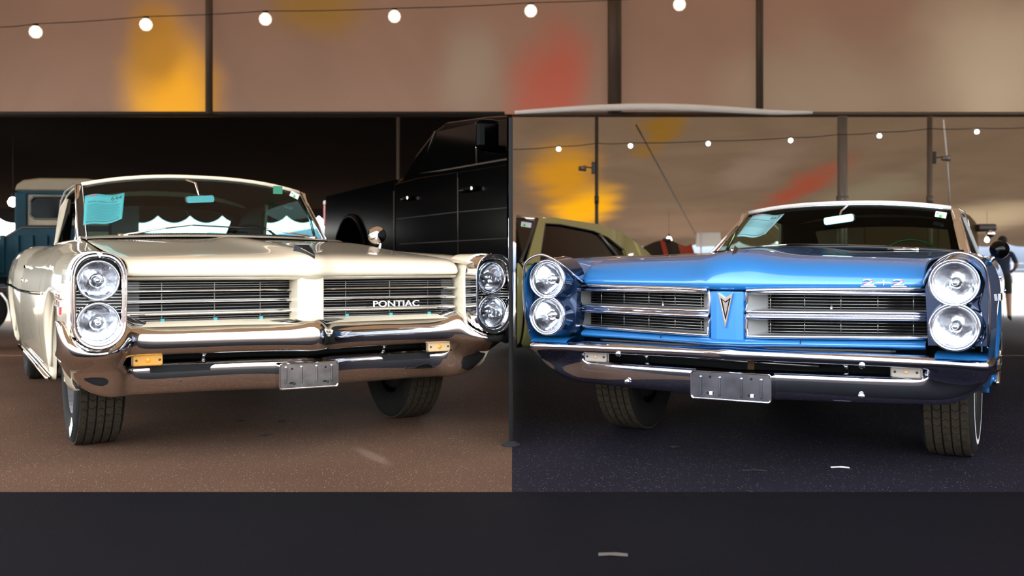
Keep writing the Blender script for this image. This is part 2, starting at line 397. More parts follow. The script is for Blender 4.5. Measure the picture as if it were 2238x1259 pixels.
for (px, py, rx, rz, col, st, rot) in ((1272, 455, .95, 1.0, (.62, .29, .0015), 1., 0), (1228, 385, .85, .80, (.40, .175, .003), .9, 0), (1440, 280, .45, .28, (.17, .08, .003), .8, 0),
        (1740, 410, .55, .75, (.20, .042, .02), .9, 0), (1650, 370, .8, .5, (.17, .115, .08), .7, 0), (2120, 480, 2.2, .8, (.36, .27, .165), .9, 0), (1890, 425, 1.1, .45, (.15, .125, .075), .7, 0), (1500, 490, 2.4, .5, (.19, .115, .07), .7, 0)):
    p = slope_pt(px, py); light_pats.append((p.x, p.y, p.z, rx, 4., rz, (*col, rot), st))
M['cloth_tan'] = fabric('cloth_tan', (.118, .078, .048), .10, light_pats, wrinkle=.3, wscale=.5)
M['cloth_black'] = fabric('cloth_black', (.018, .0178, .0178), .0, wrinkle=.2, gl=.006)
M['cloth_side'] = fabric('cloth_side', (.10, .065, .04), .05, wrinkle=.3)
M['cloth_divider'] = fabric('cloth_divider', (.16, .12, .09), .0, wrinkle=.2)
structure(grid('ceiling', [[(lerp(-XW, XW, i/12), y, z) for i in range(13)] for y, z in ((1.2, 4.6), (4, 4.8), (8, 5.2), (13.6, 5.6))], 'cloth_roof'), 'tan tent cloth overhead')
structure(grid('wall_upper', [[(lerp(-XW, XW, i/12), 13.62, z) for i in range(13)] for z in (ZR-.02, 3.6, 4.6, 5.6)], 'cloth_upper'), 'tan tent cloth above the rail, with yellow and red light painted in')
def slope(name, x0, x1, ye, ze, m, label, nx=24):
    rows = []
    for t in [i/8 for i in range(9)]:
        y = lerp(YR, ye, t); z = lerp(ZR, ze, t)
        rows.append([(lerp(x0, x1, i/nx), y, z-.10*math.sin(PI*t)*(1+.35*math.sin(i*1.7))*.6) for i in range(nx+1)])
    return structure(grid(name, rows, m), label)
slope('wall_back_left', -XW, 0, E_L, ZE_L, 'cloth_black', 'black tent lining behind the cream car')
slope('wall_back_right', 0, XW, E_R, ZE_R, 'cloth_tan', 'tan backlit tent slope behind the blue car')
def valance(name, x0, x1, y, z, m, label, pitch=.62, drop=.26, amp=.13):
    n = int(abs(x1-x0)/pitch*10); rows = [[], []]
    for i in range(n+1):
        x = lerp(x0, x1, i/n); s = abs(math.sin(PI*x/pitch))**.7
        rows[0].append((x, y, z)); rows[1].append((x, y+.01, z-drop-amp*s+amp))
    return structure(grid(name, rows, m), label)
valance('trim_1', -XW, 0, E_L, ZE_L, 'cloth_black', 'black scalloped valance of the rear eave', .72, .30, .17)
valance('trim_2', 0, XW, E_R, ZE_R+.03, 'cloth_tan', 'tan scalloped valance of the rear eave', 1.0, .24, .14)
# rail along the top of the rear slopes
structure(tube('trim_3', [(-XW, YR, ZR+.01), (-.1, YR, ZR+.01)], .03, 'cable_black'), 'black rail over the black lining')
structure(tube('trim_4', [(.1, YR, ZR+.01), (XW, YR, ZR+.01)], .025, 'pole_brown'), 'brown rail over the tan slope')
pts = []
for i in range(15):
    t = i/14; p = at(1125+t*650, 246-12*math.sin(PI*min(1, t*1.15)), YR-.40); pts.append(p)
streak = tag(tube('streak_tube', pts, [0.014+.036*math.sin(PI*(.08+.84*i/14)) for i in range(15)], 'tube_pale'), 'added pale tube for the bright hem along the rail above the tan tent slope', 'streak')  # made-up pale tube, drawn for a bright blurred streak above the slope
# divider between the two bays: cloth hung from a rising cable, dark face left, tan face right
rows = []
for i in range(13):
    y = lerp(4.62, YR, i/12); zt = CAM_H+(HORIZON-262)/FPX*y
    rows.append([(-.012+.004*math.sin(i*2.2), y, z) for z in (zg(y)+.02, .5, 1.0, zt)])
structure(grid('wall_divider', rows, 'cloth_black', solid=.006), 'black cloth divider between the two bays')
rows = [[(x+.012, y, z) for x, y, z in r] for r in rows]
structure(grid('wall_divider_lining', rows, 'cloth_divider', solid=.006), 'tan lining of the divider facing the blue car')
d = empty('divider_post', (-.006, 4.60, 0)); tag(d, 'slim dark post at the front edge of the cloth divider between both cars', 'post')
ztop = CAM_H+(HORIZON-258)/FPX*4.6
tube('shaft', [(0, 0, 0.004), (0, 0, ztop)], .010, 'dark_void', d); lathe('foot', [(0, .0), (.045, .0), (.045, .006), (.014, .02), (0, .02)], 'dark_void', d, axis='z', n=20)
structure(grid('wall_right_added', [[(6.7, y, z) for y in (1.2, 4, 8, 12.2)] for z in (.02, 1.5, 3, 4.7)], 'cloth_side'), 'added tan curtain out of view, dimming light from the right')  # unseen curtain added to cut the bright reflection on the blue car's side
# tent poles
def pole(px, Y, r, z0, z1, m, label, cap=True, clamp=None):
    X = (px-1119)/FPX*Y
    o = empty('tent_pole', (X, Y, z0)); tag(o, label, 'pole')
    tube('shaft', [(0, 0, 0), (0, 0, z1-z0)], r, m, o, 14)
    lathe('collar', [(r*.9, -.05), (r*1.25, -.05), (r*1.25, .05), (r*.9, .05)], m, o, (0, 0, (z1-z0)*.62), 'z', 16)
    if z0 < 1: lathe('base', [(0, 0.001), (r*3, 0.001), (r*3, .015), (r*1.2, .05), (0, .05)], m, o, (0, 0, 0), 'z', 16)
    if clamp:
        dx, py = clamp; zc = at(px, py, Y).z-z0; s = 1 if dx > 0 else -1
        q = box('clamp', (s*(r+.02), 0, zc), (.05, .05, .16), 'dark_brown', o, .006)
        tube('lamp_arm', [(s*(r+.04), 0, zc), (s*(r+.12), -.02, zc+.01)], .009, 'pole_dark', q)
        lathe('lamp_head', [(0, -.05), (.03, -.05), (.042, .05), (0, .05)], 'pole_grey', q, (s*(r+.17), -.02, zc-.01), 'x', 14)
    return o
Yp = 13.2
pole(1304, Yp, .024, zg(Yp), at(0, 254, Yp).z, 'pole_dark', 'thin dark tent pole rising behind the yellow coupe', clamp=(-1, 367))
pole(1841, Yp, .064, zg(Yp), at(0, 254, Yp).z, 'pole_grey', 'thick grey tent pole behind the roof of the blue car', clamp=None)
pole(2032, Yp, .036, zg(Yp), at(0, 254, Yp).z, 'pole_brown', 'brown tent pole with a clamp lamp near the corner of the white top', clamp=(1, 345))
pole(870, 12.9, .022, zg(12.9), at(870, 256, 12.9).z, 'pole_dark', 'dark tent pole against the black lining beside the pickup cab')
pole(457, 13.45, .05, ZR, 5.55, 'pole_brown', 'upper tent pole beside the yellow patch of the gable cloth')
pole(1343, 13.45, .095, ZR, 5.55, 'pole_brown', 'thick upper tent pole beside the red patch of the gable cloth')
pole(1660, 13.45, .05, ZR, 5.55, 'pole_brown', 'upper tent pole standing right of the thick one')
# string lights
def bulb_string(pxs, Y, r, m, cable, group, fmt, drop, cr):
    pts = []
    for (a, b), (c, d_) in zip(cable, cable[1:]):
        for k in range(6): t = k/6; p = at(lerp(a, c, t), lerp(b, d_, t)+2*math.sin(PI*t), Y); pts.append(p)
    pts.append(at(*cable[-1], Y))
    tag(tube('light_cable', pts, cr, 'cable_black', None, 6), fmt[1], 'cable')
    for i, (px, py) in enumerate(pxs):
        p = at(px, py, Y); o = empty('light_bulb', p)
        tag(o, fmt[0][i], 'bulb', group)
        lathe('globe', [(0, -r), (r*.5, -r*.87), (r*.87, -r*.5), (r, 0), (r*.87, r*.5), (r*.5, r*.87), (r*.3, r*1.05)], m, o, axis='z', n=18)
        lathe('socket', [(r*.45, r*.8), (r*.45, min(r*1.9, r+.022)), (0, min(r*1.9, r+.022))], 'cable_black', o, axis='z', n=10)
P1 = [(1221, 326), (1378, 319), (1548, 314), (1728, 307), (1922, 297), (2135, 288)]
bulb_string(P1, 12.9, .028, 'bulb', [(1100, 327), (1221, 320), (1304, 313), (1378, 312), (1548, 308), (1728, 301), (1830, 294), (1922, 289), (2032, 281), (2135, 280), (2260, 278)], 'string bulbs before the tan slope',
    (['bulb over the yellow patch of the tan slope', 'bulb between the thin dark pole and the diagonal seam', 'bulb right of the diagonal seam on the tan slope', 'bulb over the red patch of the tan slope', 'bulb between the thick grey pole and the brown pole', 'rightmost bulb of the string before the tan slope'], 'dark cable of the bulb string before the tan slope'), .03, .006)
P2 = [(78, 70), (319, 54), (580, 42), (862, 36), (1160, 24), (1485, 10)]
bulb_string(P2, 13.2, .085, 'bulb_dim', [(-20, 60), (78, 52), (319, 36), (580, 24), (862, 18), (1160, 6), (1485, -8)], 'globe bulbs before the gable cloth',
    (['leftmost globe bulb under the gable cloth', 'globe bulb above the yellow patch of the gable cloth', 'globe bulb right of the dark upper pole', 'globe bulb fourth from the left under the gable cloth', 'globe bulb above the red patch of the gable cloth', 'globe bulb between the two right upper poles'], 'cable of the globe bulbs before the gable cloth'), .1, .006)
# diagonal seam ropes on the tan slope, guy lines on the lining
pts = [slope_pt(lerp(1388, 1525, t), lerp(257, 515, t))+Vector((0, -.12, -.12)) for t in [k/10 for k in range(11)]]
tag(tube('seam_rope', pts, .013, 'pole_brown', None, 6), 'diagonal rope seam across the tan tent slope', 'rope')
pts = [at(2062, 262, 13.1), at(2070, 350, 13.5), at(2076, 445, 14)]
tag(tube('seam_rope', pts, .009, 'tube_pale', None, 6), 'pale hanging cord right of the brown tent pole', 'rope')
# lot behind: hills, fence, lamps, board
hill = [[], []]
for i in range(41):
    x = -160+i*8; hgt = 5.5+2.5*math.sin(i*.9)+1.6*math.sin(i*2.3+1)+(1.5 if i > 28 else 0)
    hill[0].append((x, 158, -2)); hill[1].append((x, 159, hgt*.75))
structure(grid('wall_hills', hill, 'haze_hill', None, True, solid=6.), 'hazy hills at the horizon')
fo = empty('mesh_fence', (14, 70, zg(70))); tag(fo, 'distant grey rail fence along the back of the lot', 'fence')
for i in range(12): tube('post', [(i*2.4, 0, 0), (i*2.4, 0, 1.5)], .05, 'fence_grey', fo, 6)
for z in (.5, .95, 1.4): tube('rail', [(0, 0, z), (26.4, 0, z)], .035, 'fence_grey', fo, 6)

# ------------------------------------------------------------------ the two Pontiacs
def headlamp(parent, u, v, w, r, ring_m, ring_w=.012, name='headlamp', yaw=0., depth=.05, depth_b=.065):
    o = empty(name, (u, v, w)); o.parent = parent
    ro = r+ring_w
    # trim ring with a rolled lip
    prof = [(ro, depth)]+[(lerp(ro, r, .5)+math.cos(a)*ring_w*.5, -math.sin(a)*ring_w*.55) for a in [PI*k/8 for k in range(9)]]+[(r*.985, depth)]
    lathe('trim_ring', prof, ring_m, o)
    lens = [(r*math.sin(a)/math.sin(.62)*.99, .016-.030*(math.cos(a)-math.cos(.62))/(1-math.cos(.62))) for a in [.62*k/9 for k in range(10)]]
    lathe('lens', lens, 'lens_glass', o, n=48)
    bowl = [(r*.99*math.sqrt(1-k/9), .018+depth_b*k/9) for k in range(10)]
    lathe('reflector', bowl, 'reflector', o, n=40)
    lathe('bulb_cap', [(0, .008), (.010, .009), (.012, .014), (.012, .018+depth_b*.8)], 'chrome', o, n=14)
    return o
def wheel(parent, u, v, R, width, side, stripe=None, letters=False, hub='chrome'):
    """tyre with ribs and tread blocks; side=+1 when the outer face points to +u"""
    o = empty('wheel', (u, v, R)); o.parent = parent
    hw = width/2; ri = R*.60
    prof = [(ri, -hw*.75), (ri*1.08, -hw*.98), (R*.80, -hw*1.06), (R*.93, -hw*1.0), (R*.985, -hw*.84), (R*.985, hw*.84), (R*.93, hw*1.0), (R*.80, hw*1.06), (ri*1.08, hw*.98), (ri, hw*.75)]
    lathe('tyre', prof, 'rubber', o, axis='x', n=56)
    V, Fc = [], []
    ribs = 5; N = 54; gap = .007; bw = (2*hw*.86-gap*(ribs-1))/ribs
    for b in range(ribs):
        x0 = -hw*.86+b*(bw+gap)
        for k in range(N):
            a0 = 2*PI*(k+.5*(b % 2))/N; a1 = a0+2*PI/N*.90; sk = .035*(1 if b % 2 else -1)
            rt = R*1.004 if 0 < b < ribs-1 else R*.998
            q = [(x0, a0), (x0+bw*.5, a0+sk), (x0+bw, a0), (x0+bw, a1), (x0+bw*.5, a1+sk), (x0, a1)]
            base = len(V)
            for rr in (R*.97, rt):
                for xx, aa in q: V.append((xx, rr*math.cos(aa), rr*math.sin(aa)))
            Fc.append(tuple(base+6+i for i in range(6)))
            for i in range(6): Fc.append((base+i, base+(i+1) % 6, base+6+(i+1) % 6, base+6+i))
    tr = mesh('tread', V, Fc, 'tread_rubber', o); tr['kind'] = 'stuff'
    s = side
    lathe('rim', [(ri*1.02, s*hw*.80), (ri*.96, s*hw*.9), (ri*.9, s*hw*.55), (ri*.72, s*hw*.45), (ri*.55, s*hw*.62), (0, s*hw*.62)], 'rim_steel', o, axis='x', n=40)
    lathe('hub_cap', [(0, s*hw*.88), (ri*.25, s*hw*.86), (ri*.45, s*hw*.72), (ri*.48, s*hw*.6)], hub, o, axis='x', n=32)
    lathe('brake_drum', [(0, -s*hw*.7), (ri*.85, -s*hw*.7), (ri*.9, -s*hw*.2), (ri*.9, s*hw*.4)], 'rim_steel', o, axis='x', n=32)
    if stripe:
        r0, r1 = stripe
        lathe('sidewall_stripe', [(R*r0, s*hw*1.066), (R*(r0+r1)/2, s*hw*1.075), (R*r1, s*hw*1.062)], 'white_rubber', o, axis='x', n=56)
    if letters:
        # raised white sidewall lettering: a run of short bars, too worn to read
        for i, da in enumerate((-.20, -.11, -.02, .07, .16)):
            a = PI+1.02+da
            c = (s*(hw*1.07), R*.85*math.cos(a), R*.85*math.sin(a))
            b = box('letter', (0, 0, 0), (.003, .016, .045), 'white_letter', o); b.location = c; b.rotation_euler = (a-PI/2+(.25 if i % 2 else -.2), 0, 0)
    return o
def side_panels(car, P, root, paint):
    """body sides lofted from front to rear, split into fender, door and quarter panel"""
    ax_f, ax_r, R, cz = P['axle'], P['axle']+P['wb'], P['arch_r'], P['arch_z']
    def wb(v):
        w = interp(v, P['rocker'])
        for a in (ax_f, ax_r):
            d = abs(v-a)
            if d < R: w = max(w, cz+math.sqrt(max(0, R*R-d*d)))
        return w
    def sec(v, s):
        pts = interp(v, P['sections']); q = [(pts[2*i], pts[2*i+1]) for i in range(len(pts)//2)]
        low = wb(v); k = len(q)
        out = []
        for i, (u, w) in enumerate(q):
            w2 = max(w, low+.012*(k-1-i)) if i >= 3 else w
            if i == k-1: w2 = low
            out.append((s*u, v, w2))
        # turn-under lip so the sheet has an edge
        u, _, w = out[-1]; out.append((u-s*.03, v, w+.004))
        return out
    base = [R*math.sin(PI/2*k/7) for k in range(8)]
    arch = sorted({round(a+sg*b, 4) for a in (ax_f, ax_r) for b in base for sg in (-1, 1)} | {round(a+sg*(R+.012), 4) for a in (ax_f, ax_r) for sg in (-1, 1)})
    for s in (-1, 1):
        for nm, a, b in (('front_fender', P['v0'], P['door0']-.003), ('door', P['door0']+.003, P['door1']-.003), ('quarter_panel', P['door1']+.003, P['v1'])):
            vs = sorted({a, b} | {v for v in arch if a < v < b} | {a+(b-a)*k/8 for k in range(9)})
            vs = [v for i, v in enumerate(vs) if i == 0 or v-vs[i-1] > .006]
            if vs[-1] != b: vs[-1] = b
            # nose of the fender: start at the swept front edge
            rows = []
            for v in vs:
                r = sec(v, s)
                if nm == 'front_fender':
                    t = max(0, 1-(v-a)/.25); r = [(x, y+t*P['nose'](i, abs(x), z), z) for i, (x, y, z) in enumerate(r)]
                rows.append(r)
            p = grid(nm, rows, paint, root, True, 1)
            if nm == 'door':
                hb = box('handle', (s*(interp(a+.95*(b-a), P['sections'])[4]+.018), b-.20, P['handle_w']), (.022, .17, .022), 'chrome', p, .006)
                lathe('lock', [(0, 0), (.012, 0), (.012, .012), (0, .014)], 'chrome', p, (s*(interp(b-.2, P['sections'])[6]-.003), b-.18, P['handle_w']-.085), 'x', 12)
        for a in (ax_f, ax_r):
            pt = interp(a, P['sections'])[-2]
            tube('arch_lip', [(s*(pt-.005), a+math.cos(t)*R, cz+math.sin(t)*R) for t in [PI*k/18 for k in range(19)]], .008, paint, root, 6)
            # wheel house liner
            rows = [[(s*uu, a+math.cos(t)*(R+.02), cz+math.sin(t)*(R+.02)) for t in [PI*k/16 for k in range(17)]] for uu in (.52, pt-.03)]
            grid('wheel_house', rows, 'satin_black', root)
            prism('wheel_house_wall', [(a+math.cos(t)*(R+.02), cz+math.sin(t)*(R+.02)) for t in [PI*k/16 for k in range(17)]], s*.515, s*.50, 'dark_void', root, 'x')
def bumper(name, root, half, m, slot_u, rowf, sub=2):
    """half: list of column keys (u, plan v); rowf(u) gives list of (dv, w) rows top to bottom; rows SL,SL+1 enclose the slot"""
    cols = [(-u, v) for u, v in reversed(half)]+[(u, v) for u, v in half[1:]]
    nr = len(rowf(0, 0)[0]); rows = [[None]*len(cols) for _ in range(nr)]
    for j, (u, v) in enumerate(cols):
        pr, SL = rowf(abs(u), v)
        for i, q in enumerate(pr):
            du = q[2] if len(q) > 2 else 0.
            sg = -1 if u < 0 else 1
            rows[i][j] = (u-sg*du, v+q[0], q[1])
    def skip(i, j): return i == SL and abs(cols[j][0]) <= slot_u+1e-6 and abs(cols[j+1][0]) <= slot_u+1e-6
    return grid(name, rows, m, root, True, sub, solid=.012, skip=skip, off=1.)
def windshield(root, base, top, gm, nu=14, nv=6):
    rows = []
    for k in range(nv+1):
        t = k/nv; r = []
        for i in range(nu+1):
            s = -1+2*i/nu; b = base(s); p = top(s)
            r.append(tuple(lerp(x, y, t) for x, y in zip(b, p)))
        rows.append(r)
    return grid('windshield', rows, gm, root, True)
def smooth(pts, k=5):
    P_ = [Vector(p) for p in pts]; out = []
    for i in range(len(P_)-1):
        a, b, c, d_ = P_[max(i-1, 0)], P_[i], P_[i+1], P_[min(i+2, len(P_)-1)]
        for j in range(k):
            t = j/k; out.append(tuple(.5*((2*b)+(c-a)*t+(2*a-5*b+4*c-d_)*t*t+(3*b-a-3*c+d_)*t**3)))
    out.append(tuple(P_[-1])); return out
def steering_wheel(root, u, v, w, r, m, tilt=1.05):
    o = empty('steering_wheel', (u, v, w)); o.parent = root; o.rotation_euler = (tilt, 0, 0)
    pts = [(r*math.cos(2*PI*k/40), r*math.sin(2*PI*k/40), .004*math.sin(k*PI/1.0+.5)) for k in range(41)]
    tube('rim', pts, .0085, m, o, 8)
    for a in (.25, PI-.25, -PI/2): tube('spoke', [(0, 0, -.04), (r*math.cos(a), r*math.sin(a), 0)], .009, 'chrome', o, 6)
    lathe('horn_button', [(0, .0), (.04, -.005), (.05, -.04), (0, -.05)], 'interior_dark', o, axis='z', n=16)
    tube('column', [(0, 0, -.04), (0, 0, -.45)], .022, 'interior_dark', o, 8)
    return o
def wiper(root, a, b, e, m='chrome'):
    """a pivot, b arm tip, e blade other end"""
    a, b, e = map(Vector, (a, b, e)); o = empty('wiper', a); o.parent = root
    b = b-a; e = e-a
    tube('arm', [(0, 0, 0), b*.5+Vector((0, 0, .006)), b], [.008, .005, .003], m, o, 8)
    lathe('pivot', [(0, -.012), (.014, -.012), (.014, .012), (0, .012)], m, o, axis='z', n=14)
    tube('blade', [b+(b-e)*.0, lerp(b, e, .5), e], .005, 'black_trim', o, 6)
    return o
def cabin(root, P):
    rf = P['roof']                     # rows (v, halfwidth, w_edge, w_top)
    n = 16; rows = []
    for v, hw, we, wt in rf: rows.append([(hw*s, v+P['roof_bow']*(s*s), we+(wt-we)*(1-abs(s)**2.4)) for s in [-1+2*i/n for i in range(n+1)]])
    rp = grid('roof', rows, P['roof_m'], root, True, 1, solid=.025, off=-1.)
    rows2 = [[(x*.985, y+.02, z-.035) for x, y, z in r] for r in rows]
    grid('headliner', rows2, P['lining'], root, True)
    # rear window with surround, rear pillars
    v, hw, we, wt = rf[-1]; vb, hb, wbm = P['rear_base']
    wr = P['rear_open']
    def rear(s, t):
        top = (hw*s, v+P['roof_bow']*s*s, we+(wt-we)*(1-abs(s)**2.4)-.004); bot = (hb*s, vb-.10*s*s, wbm)
        return tuple(lerp(a, b, t) for a, b in zip(top, bot))
    o_ = [rear(s, t) for s, t in [(-1+2*i/12, 0) for i in range(13)]+[(1, k/4) for k in range(1, 4)]+[(1-2*i/12, 1) for i in range(13)]+[(-1, 1-k/4) for k in range(1, 4)]]
    def inn(s, t): return rear(s*wr[0], wr[1]+(wr[2]-wr[1])*t)
    i_ = [inn(s, t) for s, t in [(-1+2*i/12, 0) for i in range(13)]+[(1, k/4) for k in range(1, 4)]+[(1-2*i/12, 1) for i in range(13)]+[(-1, 1-k/4) for k in range(1, 4)]]
    N = len(o_); mesh('rear_surround', o_+i_, [(k, (k+1) % N, N+(k+1) % N, N+k) for k in range(N)], P['roof_m'], root, True, 0, .015)
    grid('rear_window', [[inn(-1+2*i/10, k/4) for i in range(11)] for k in range(5)], P['side_glass'], root, True)
    tube('rear_window_trim', [inn(s, t) for s, t in [(-1+2*i/12, 0) for i in range(13)]+[(1, 1)]+[(1-2*i/12, 1) for i in range(13)]+[(-1, 0)]], .008, 'black_trim', root, 6)
    N2 = len(o_); inw = lambda p: (p[0]*.975, p[1]-.035, p[2]-.012)
    mesh('rear_lining', [inw(p) for p in o_]+[inw(p) for p in i_], [(k, (k+1) % N2, N2+(k+1) % N2, N2+k) for k in range(N2)], P['lining'], root, True)
    for s in (-1, 1):
        c0 = P['c_pillar']             # front edge of rear pillar at top and bottom
        e = [(a, s*b, c) for a, b, c in ((v+P['roof_bow'], hw, we), (vb-.10, hb, wbm), (c0[1], P['belt_u'], P['belt_w']), (c0[0], rf[-2][1], rf[-2][2]))]
        mesh('rear_pillar', [(u, vv, w) for vv, u, w in e], [(0, 1, 2, 3)], P['roof_m'], root, False, 0, .02)
        mesh('pillar_lining', [(u-s*.03, vv, w) for vv, u, w in e], [(0, 1, 2, 3)], P['lining'], root)
        # side glass: from windshield pillar to rear pillar
        f0, f1 = P['a_pillar']         # (u,v,w) base, top
        g = [(s*f0[0], f0[1]+.05, f0[2]), (s*f1[0], f1[1]+.05, f1[2]-.012)]
        mid = rf[len(rf)//2]
        top = [(s*(x[1]-.012), x[0]+P['roof_bow'], x[2]-.015) for x in rf[1:-1]]
        vs = [g[1]]+top+[(s*P['belt_u'], c0[1], P['belt_w'])]+[g[0]]
        mesh('side_window', vs, [tuple(range(len(vs)))], P['side_glass'], root)
        tube('window_post', [(s*lerp(f0[0], P['belt_u'], .6), P['vent_v'], P['belt_w']), (s*lerp(f1[0], rf[1][1], .6), P['vent_v']+.16, rf[1][2]-.02)], .010, 'chrome', root, 6)
        tube('belt_trim', [(s*f0[0], f0[1], f0[2]), (s*P['belt_u'], c0[1], P['belt_w']), (s*P['belt_u'], vb, P['belt_w']-.01)], .010, 'chrome', root, 6)
        # windshield pillar: dark core with bright strips
        A, B = Vector((s*f0[0], f0[1], f0[2])), Vector((s*f1[0], f1[1], f1[2]))
        wdt = P['pillar_w']
        q = [A+Vector((-s*wdt, -.02, 0)), A+Vector((s*wdt*.3, .03, 0)), A+Vector((s*wdt*.3, .10, 0)), B+Vector((-s*wdt*.8, -.01, 0)), B+Vector((s*wdt*.3, .03, 0)), B+Vector((s*wdt*.3, .09, 0))]
        pl = mesh('windshield_pillar', q, [(0, 1, 4, 3), (1, 2, 5, 4), (2, 0, 3, 5), (0, 2, 1), (3, 4, 5)], P['pillar_m'], root, False, 0, 0, .004)
        tube('pillar_trim', [q[0], q[3]], .0035, 'chrome', pl, 6); tube('drip_rail', [q[1]+Vector((s*.004, 0, 0)), q[4]+Vector((s*.004, 0, 0))]+[(s*(x[1]+.006), x[0]+P['roof_bow'], x[2]) for x in rf[1:]], .0055, 'chrome', pl, 6)
    # seats, dash, deck
    for s in (-1, 1):
        o = empty('front_seat', (s*.36, P['seat_v'], .35)); o.parent = root
        prism('backrest', [(-.30, 0), (.30, 0), (.29, P['seat_h']-.42), (.2, P['seat_h']-.35), (-.2, P['seat_h']-.35), (-.29, P['seat_h']-.42)], 0, .16, P['seat_m'], o, 'y', .03)
        box('cushion', (0, -.25, .02), (.60, .5, .18), P['seat_m'], o, .04)
    o = empty('rear_seat', (0, P['seat_v']+.95, .35)); o.parent = root
    box('backrest', (0, 0, (P['seat_h']-.42)/2), (1.3, .16, P['seat_h']-.40), P['seat_m'], o, .05); box('cushion', (0, -.25, .02), (1.3, .5, .18), P['seat_m'], o, .04)
    box('floor_pan', (0, 2.9, .24), (1.5, 2.6, .05), 'dark_void', root)
    box('package_shelf', (0, vb-.22, wbm-.06), (1.35, .42, .02), P['seat_m'], root)
FT = lambda loc, k=1.: Matrix.Translation(loc) @ Matrix(((1, 0, 0, 0), (0, 0, -1, 0), (0, 1, 0, 0), (0, 0, 0, 1)))      # text facing the front of a car
LT = lambda loc: Matrix.Translation(loc) @ Matrix(((0, 0, -1, 0), (-1, 0, 0, 0), (0, 1, 0, 0), (0, 0, 0, 1)))           # text on the side facing -u
def bolt(root, u, v, w, m, r=.0125):
    lathe('bolt', [(r, .006), (r, 0), (r*.9, -.002), (r*.5, -.0032), (0, -.0035)], m, root, (u, v, w), 'y', 18)
def bow(u, pts): return interp(abs(u), pts)
def gauss(x, s): return math.exp(-(x/s)**2)
def hood(root, m, us, lip, cen, edg, blend, sub=1):
    rows = []
    for i in range(len(cen)):
        r = []
        for u in us:
            c = blend(abs(u)); l = bow(u, lip)
            dv = lerp(edg[i][0], cen[i][0], c); w = lerp(edg[i][1], cen[i][1], c)
            # dv of the last rows counts from the tip, so the rear edge stays level
            r.append((u, l*(1 if edg[i][0] < .5 else max(0, 1-(edg[i][0]-.5)))+dv, w))
        rows.append(r)
    return grid('hood', rows, m, root, True, sub, solid=.012, off=-1.)
# ================================================================= cream car
POSE_A = (-.8565, 4.3009, .5202)
A = empty('convertible_car', (POSE_A[0], POSE_A[1], 0), POSE_A[2]); A.name = 'hardtop_car'
tag(A, 'cream 1960s hardtop car with chrome bumper and amber signals on brown asphalt', 'car')
PA = dict(axle=.90, wb=3.05, arch_r=.365, arch_z=.335, v0=.03, v1=5.3, door0=1.55, door1=2.95, handle_w=.83,
    rocker=[(0, .33), (.6, .29), (1.4, .25), (4.6, .25), (5.3, .34)],
    sections=[(.03, (.765, .845, .885, .893, .965, .845, .982, .70, .975, .50, .955, .36)),
              (.45, (.760, .872, .885, .910, .965, .862, .988, .70, .98, .50, .955, .30)),
              (.9, (.752, .900, .88, .925, .965, .875, .99, .71, .98, .52, .955, .28)),
              (1.8, (.745, .985, .85, .962, .945, .90, .995, .69, .985, .48, .95, .25)),
              (2.9, (.76, .965, .86, .952, .95, .90, 1.0, .68, .985, .48, .95, .25)),
              (3.5, (.76, .968, .89, .985, .975, .91, 1.015, .70, .99, .50, .95, .25)),
              (4.4, (.74, .955, .88, .965, .97, .90, 1.005, .69, .98, .48, .95, .25)),
              (5.3, (.70, .90, .84, .91, .93, .85, .97, .68, .95, .5, .93, .34))],
    nose=lambda i, u, w: (.02, 0, 0, .015, .10, .22, .22)[i])
side_panels(A, PA, A, 'cream_paint')
us = [s*u for s, L in ((-1, (.762, .70, .6, .45, .3, .2, .13, .09, .06, .03)), (1, (0, .03, .06, .09, .13, .2, .3, .45, .6, .70, .762))) for u in L]
LIP_A = [(0, 0), (.03, .008), (.06, .03), (.1, .055), (.3, .10), (.762, .135)]
hoodA = hood(A, 'cream_paint', us, LIP_A,
    [(.05, .787), (.004, .792), (-.010, .803), (-.014, .825), (-.004, .852), (.022, .874), (.07, .889), (.16, .907), (.30, .922), (.8, .962), (1.3, .995), (1.66, 1.010)],
    [(.05, .792), (.004, .796), (-.008, .806), (-.006, .824), (.006, .842), (.030, .858), (.08, .870), (.16, .879), (.28, .889), (.75, .915), (1.2, .955), (1.62, .984)],
    lambda u: .45*(1-(u/.762)**2)+.55*gauss(u, .085))
# hood dart emblem
e = mesh('hood_emblem', [(-.035, .20, .936), (.035, .20, .936), (0, .012, .884), (-.035, .22, .90), (.035, .22, .90), (0, .03, .86)], [(0, 2, 1), (3, 4, 5), (0, 1, 4, 3), (1, 2, 5, 4), (2, 0, 3, 5)], 'emblem_black', A)
e['label'] = 'black dart emblem with silver edge'
tube('emblem_edge', [(-.036, .20, .937), (.036, .20, .937), (0, .010, .884), (-.036, .20, .937)], .0022, 'slat_steel', e, 6)
# cowl with slots
cow = [[(lerp(-.75, .75, i/16), v+.16*(lerp(-1, 1, i/16)**2)*k, w-.02*(lerp(-1, 1, i/16)**2)) for i in range(17)] for v, w, k in ((1.665, 1.006, .3), (1.72, 1.019, .6), (1.77, 1.026, .9), (1.83, 1.010, 1))]
co = grid('cowl', cow, 'cream_paint', A, True)
V = []
for i in range(74):
    u = -.50+i*1.02/73; V.append(boxg((u, 1.742+.16*(u/.75)**2*.75, 1.0225-.02*(u/.75)**2), (.0065, .045, .012)))
vs = multi('vent_slots', V, 'dark_void', co); vs['kind'] = 'stuff'
